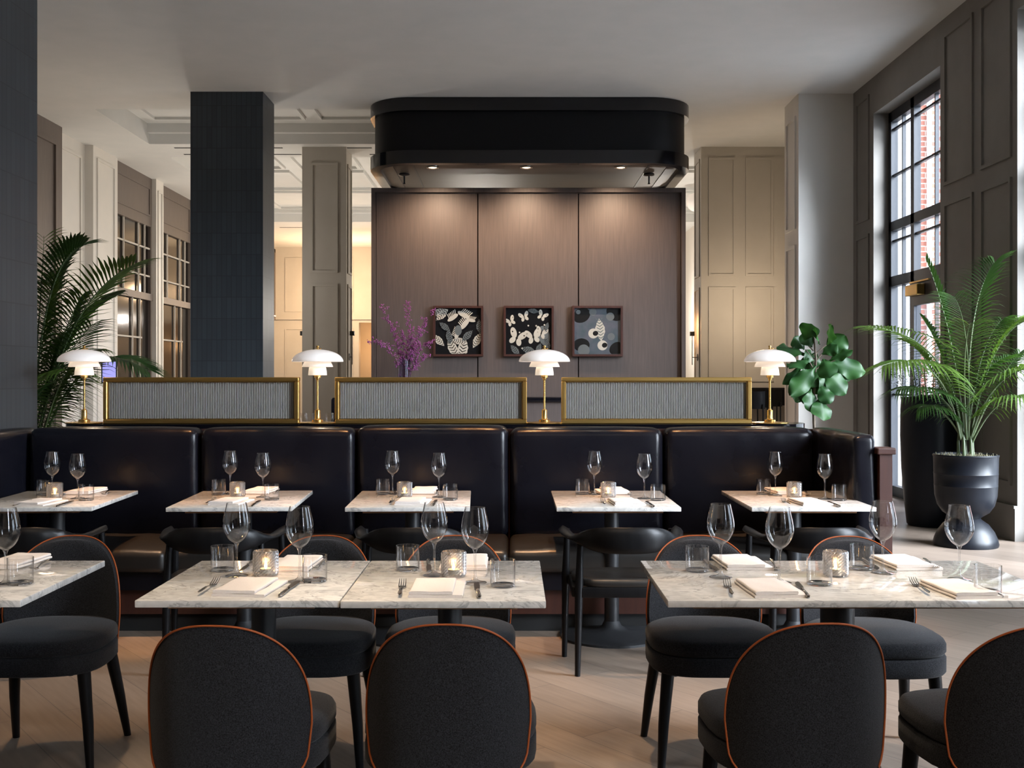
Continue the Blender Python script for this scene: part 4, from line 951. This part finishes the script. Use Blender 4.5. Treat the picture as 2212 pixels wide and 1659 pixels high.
MB().tube([(0, 0, .35), (.01, 0, .9), (0, 0, 1.2), (.02, 0, 1.55), (0, 0, 1.75)], [.013, .012, .011, .009, .005], 8).build('trunk', 'bark', fg)
tw = MB()
for (a, b, wd_, cu) in LV[::2]: tw.tube([(0, 0, Zp(a[1], YG)-.08), (W(a[0], YG)-gx, 0, Zp(a[1], YG))], .005, 6)
tw.build('branch', 'bark', fg)
MB().lathe([(.001, 0), (.17, 0), (.2, .36), (.185, .36), (.18, .33), (.001, .33)], 36).build('pot', 'planter_black', fg)
# glass vase and purple branches on the counter
YV = 14.95; vx = W(873, YV); vz = 1.131
va = MB().lathe([(.001, 0), (.088, 0), (.09, .01), (.09, .52), (.085, .52), (.085, .03), (.001, .03)], 36).build('glass_vase', 'vase_glass', None, (vx, YV, vz), ang=50)
tag(va, 'tall clear cylinder vase holding the purple branches on the dark counter', 'vase')
BR = [((822, 662), (870, 740), 'flowering branch rising steeply to the upper left'), ((882, 655), (885, 730), 'flowering branch with the topmost purple sprays'), ((938, 672), (890, 740), 'flowering branch reaching the upper corner of the bird picture'), ((806, 742), (860, 740), 'flowering branch spreading low to the left'),
      ((932, 740), (895, 745), 'flowering branch reaching sideways to the bird picture'), ((928, 768), (880, 790), 'flowering branch drooping lowest towards the right'), ((848, 700), (868, 750), 'short flowering branch leaning a little left of the vase'), ((915, 705), (885, 750), 'flowering branch ending just left of the bird picture'), ((893, 712), (878, 750), 'dense upright flowering branch at the centre of the bunch'), ((868, 715), (872, 760), 'flowering branch standing directly above the vase mouth'), ((905, 745), (885, 760), 'short flowering branch low beside the bird picture')]
for (tp2, md, lb) in BR:
    dy = random.uniform(-.25, .1); p0 = Vector((random.uniform(-.05, .05), random.uniform(-.04, .04), .04)); p1 = Vector((W(md[0], YV)-vx, dy*.4, Zp(md[1], YV)-vz)); p2 = Vector((W(tp2[0], YV)-vx, dy, Zp(tp2[1], YV)-vz))
    e = empty('flowering_branch', (vx, YV, vz), 0, lb, 'branch', 'purple flowering branches in the vase')
    s_ = MB(); bl = MB(); P = []
    for k in range(15):
        c_ = bez(p0, p1, p2, k/14)+Vector((random.gauss(0, .010), random.gauss(0, .008), random.gauss(0, .006)))*(k > 4); P.append(c_)
    s_.tube(P, [.006-.0003*k for k in range(15)], 6)
    for k in range(5, 15):
        for j in range(2):
            if random.random() < .75:
                d = Vector((random.uniform(-1, 1), random.uniform(-1, 1), random.uniform(-.4, 1))).normalized()*random.uniform(.04, .12); s_.tube([P[k], P[k]+d], [.002, .001], 4)
                for _ in range(6):
                    q = P[k]+d*random.uniform(.4, 1.05); bl.ball(q+Vector((random.gauss(0, .010), random.gauss(0, .01), random.gauss(0, .01))), random.uniform(.005, .0095), 5, 3)
        for _ in range(7): q = P[k]; bl.ball(q+Vector((random.gauss(0, .014), random.gauss(0, .014), random.gauss(0, .014))), random.uniform(.006, .0105), 5, 3)
    s_.build('stem', 'twig', e); bl.build('blossoms', 'blossom', e, smooth=False)

# ------------------------------------------------------------------ sconces, pendant, distant furniture
def sconce(x, y, z, side, label, arm=.09):
    e = empty('wall_sconce', (x, y, z), 0, label, 'sconce', 'slim black wall sconces in the hall')
    MB().tube([(0, 0, 0), (side*.012, 0, 0)], .055, 20).build('wall_plate', 'black_metal', e)
    MB().tube([(side*.012, 0, 0), (side*arm, 0, 0)], .006, 8).build('arm', 'black_metal', e)
    MB().tube([(side*arm, 0, -.12), (side*arm, 0, .34)], .0065, 8).build('rod', 'black_metal', e)
    MB().rbox(side*arm-.035, side*arm+.035, -.035, .035, .34, .41, .003, 1).build('lamp_head', 'black_metal', e)
    return e
ys_ = 17.3
sconce(-2.59, ys_, Zp(771, ys_), 1, 'black wall sconce on the right side of the square pier', .05)
sconce(-3.28, ys_, Zp(771, ys_), -1, 'black wall sconce on the left side of the square pier', .05)
sconce(2.955, ys_, Zp(772, ys_), -1, 'black wall sconce beside the bright gap right of the screen wall', .09)
sconce(-3.22, 26.3, Zp(780, 26.3), -1, 'small distant black wall sconce against the orange room', .12)
for (x, y, z, e_) in ((2.86, ys_, 2.22, 5), (2.86, ys_, 2.0, 3), (-3.4, 26.1, 2.2, 8)): add_light('POINT', 'sconce_light', (x, y, z), e_, AMBER, shadow_soft_size=.02)
p = empty('pendant_lamp', (W(1503, 22), 22, 0), 0, 'round white pendant lamp half hidden behind the alcove wall', 'lamp')
MB().ball((0, 0, Zp(437, 22)), .19, 24, 14).build('globe', 'opal_top', p); MB().tube([(0, 0, Zp(437, 22)+.18), (0, 0, CE+.3)], .006, 6).build('cord', 'black_metal', p)
# bar chairs and bar table seen past the rightmost lamp
def stool():
    e = empty('bar_chair', (0, 0, 0))
    MB().grid(lambda u, v: (-.115+.23*u, -.2-.05*v+.05*(2*u-1)**2, .99+.25*v-(.02 if v > .9 else 0)), 8, 6).grid(lambda u, v: (-.115+.23*u, -.18-.05*v+.05*(2*u-1)**2, .99+.25*v-(.02 if v > .9 else 0)), 8, 6, True).build('backrest', 'black_wood', e)
    MB().rbox(-.15, .15, -.2, .16, .70, .75, .02, 2).build('seat', 'seat_leather', e)
    for sx in (-1, 1):
        for sy in (-1, 1): MB().tube([(sx*.12, sy*.14, .7), (sx*.14, sy*.17, 0)], [.016, .011], 8).build('leg', 'black_wood', e)
        MB().tube([(sx*.09, -.18, .7), (sx*.09, -.2, 1.05)], .010, 6).build('back_post', 'black_wood', e)
    return e
sl = stool(); YS = 14.6
for i, (px, yy, lb) in enumerate(((1634, 14.3, 'black bar chair nearest the edge of the glass divider'), (1652, 14.9, 'black bar chair seen just left of the rightmost lamp stem'), (1672, 15.45, 'black bar chair seen just right of the rightmost lamp stem'), (1692, 16.0, 'black bar chair nearest the pale wall edge'))):
    if i == 0: sl.location = (W(px, yy), yy, 0); sl.rotation_euler.z = -.25; tag(sl, lb, 'chair', 'black bar chairs at the high table')
    else: dup(sl, (W(px, yy), yy, 0), -.25, lb)
e = empty('high_table', (3.95, 16.68, 0), 0, 'dark high table behind the row of black bar chairs', 'table')
MB().rbox(-.35, .28, -.28, .28, 1.19, 1.24, .005, 1).build('tabletop', 'black_wood', e); MB().box(-.3, .25, -.24, .24, 1.12, 1.19).build('apron', 'walnut', e, smooth=False)
MB().tube([(0, 0, 0), (0, 0, 1.12)], .05, 16).build('column', 'black_metal', e)
e = empty('black_chair', (W(776, 8.6), 8.6, 0), .2, 'black chair back showing behind the shelf near the second lamp', 'chair')
MB().rbox(-.22, .22, -.02, .02, .62, 1.25, .018, 2).build('backrest', 'black_leather', e); MB().rbox(-.22, .22, -.45, 0, .5, .58, .02, 2).build('seat', 'black_leather', e)
for sx in (-1, 1):
    for yy in (-.4, -.02): MB().tube([(sx*.19, yy, .5), (sx*.2, yy, 0)], .014, 8).build('leg', 'black_wood', e)
e = empty('desk_monitor', (W(236, 13.0), 13.0, 0), .2, 'small glowing monitor on a stand behind the leftmost table lamp', 'monitor')
MB().box(-.09, .09, -.01, .01, 1.33, 1.62).build('bezel', 'black_metal', e, smooth=False); MB().box(-.075, .075, -.014, -.010, 1.35, 1.60).build('screen', 'tablet_screen', e, smooth=False)
MB().tube([(0, .0, 0), (0, .0, 1.34)], .03, 10).build('stand', 'black_metal', e)
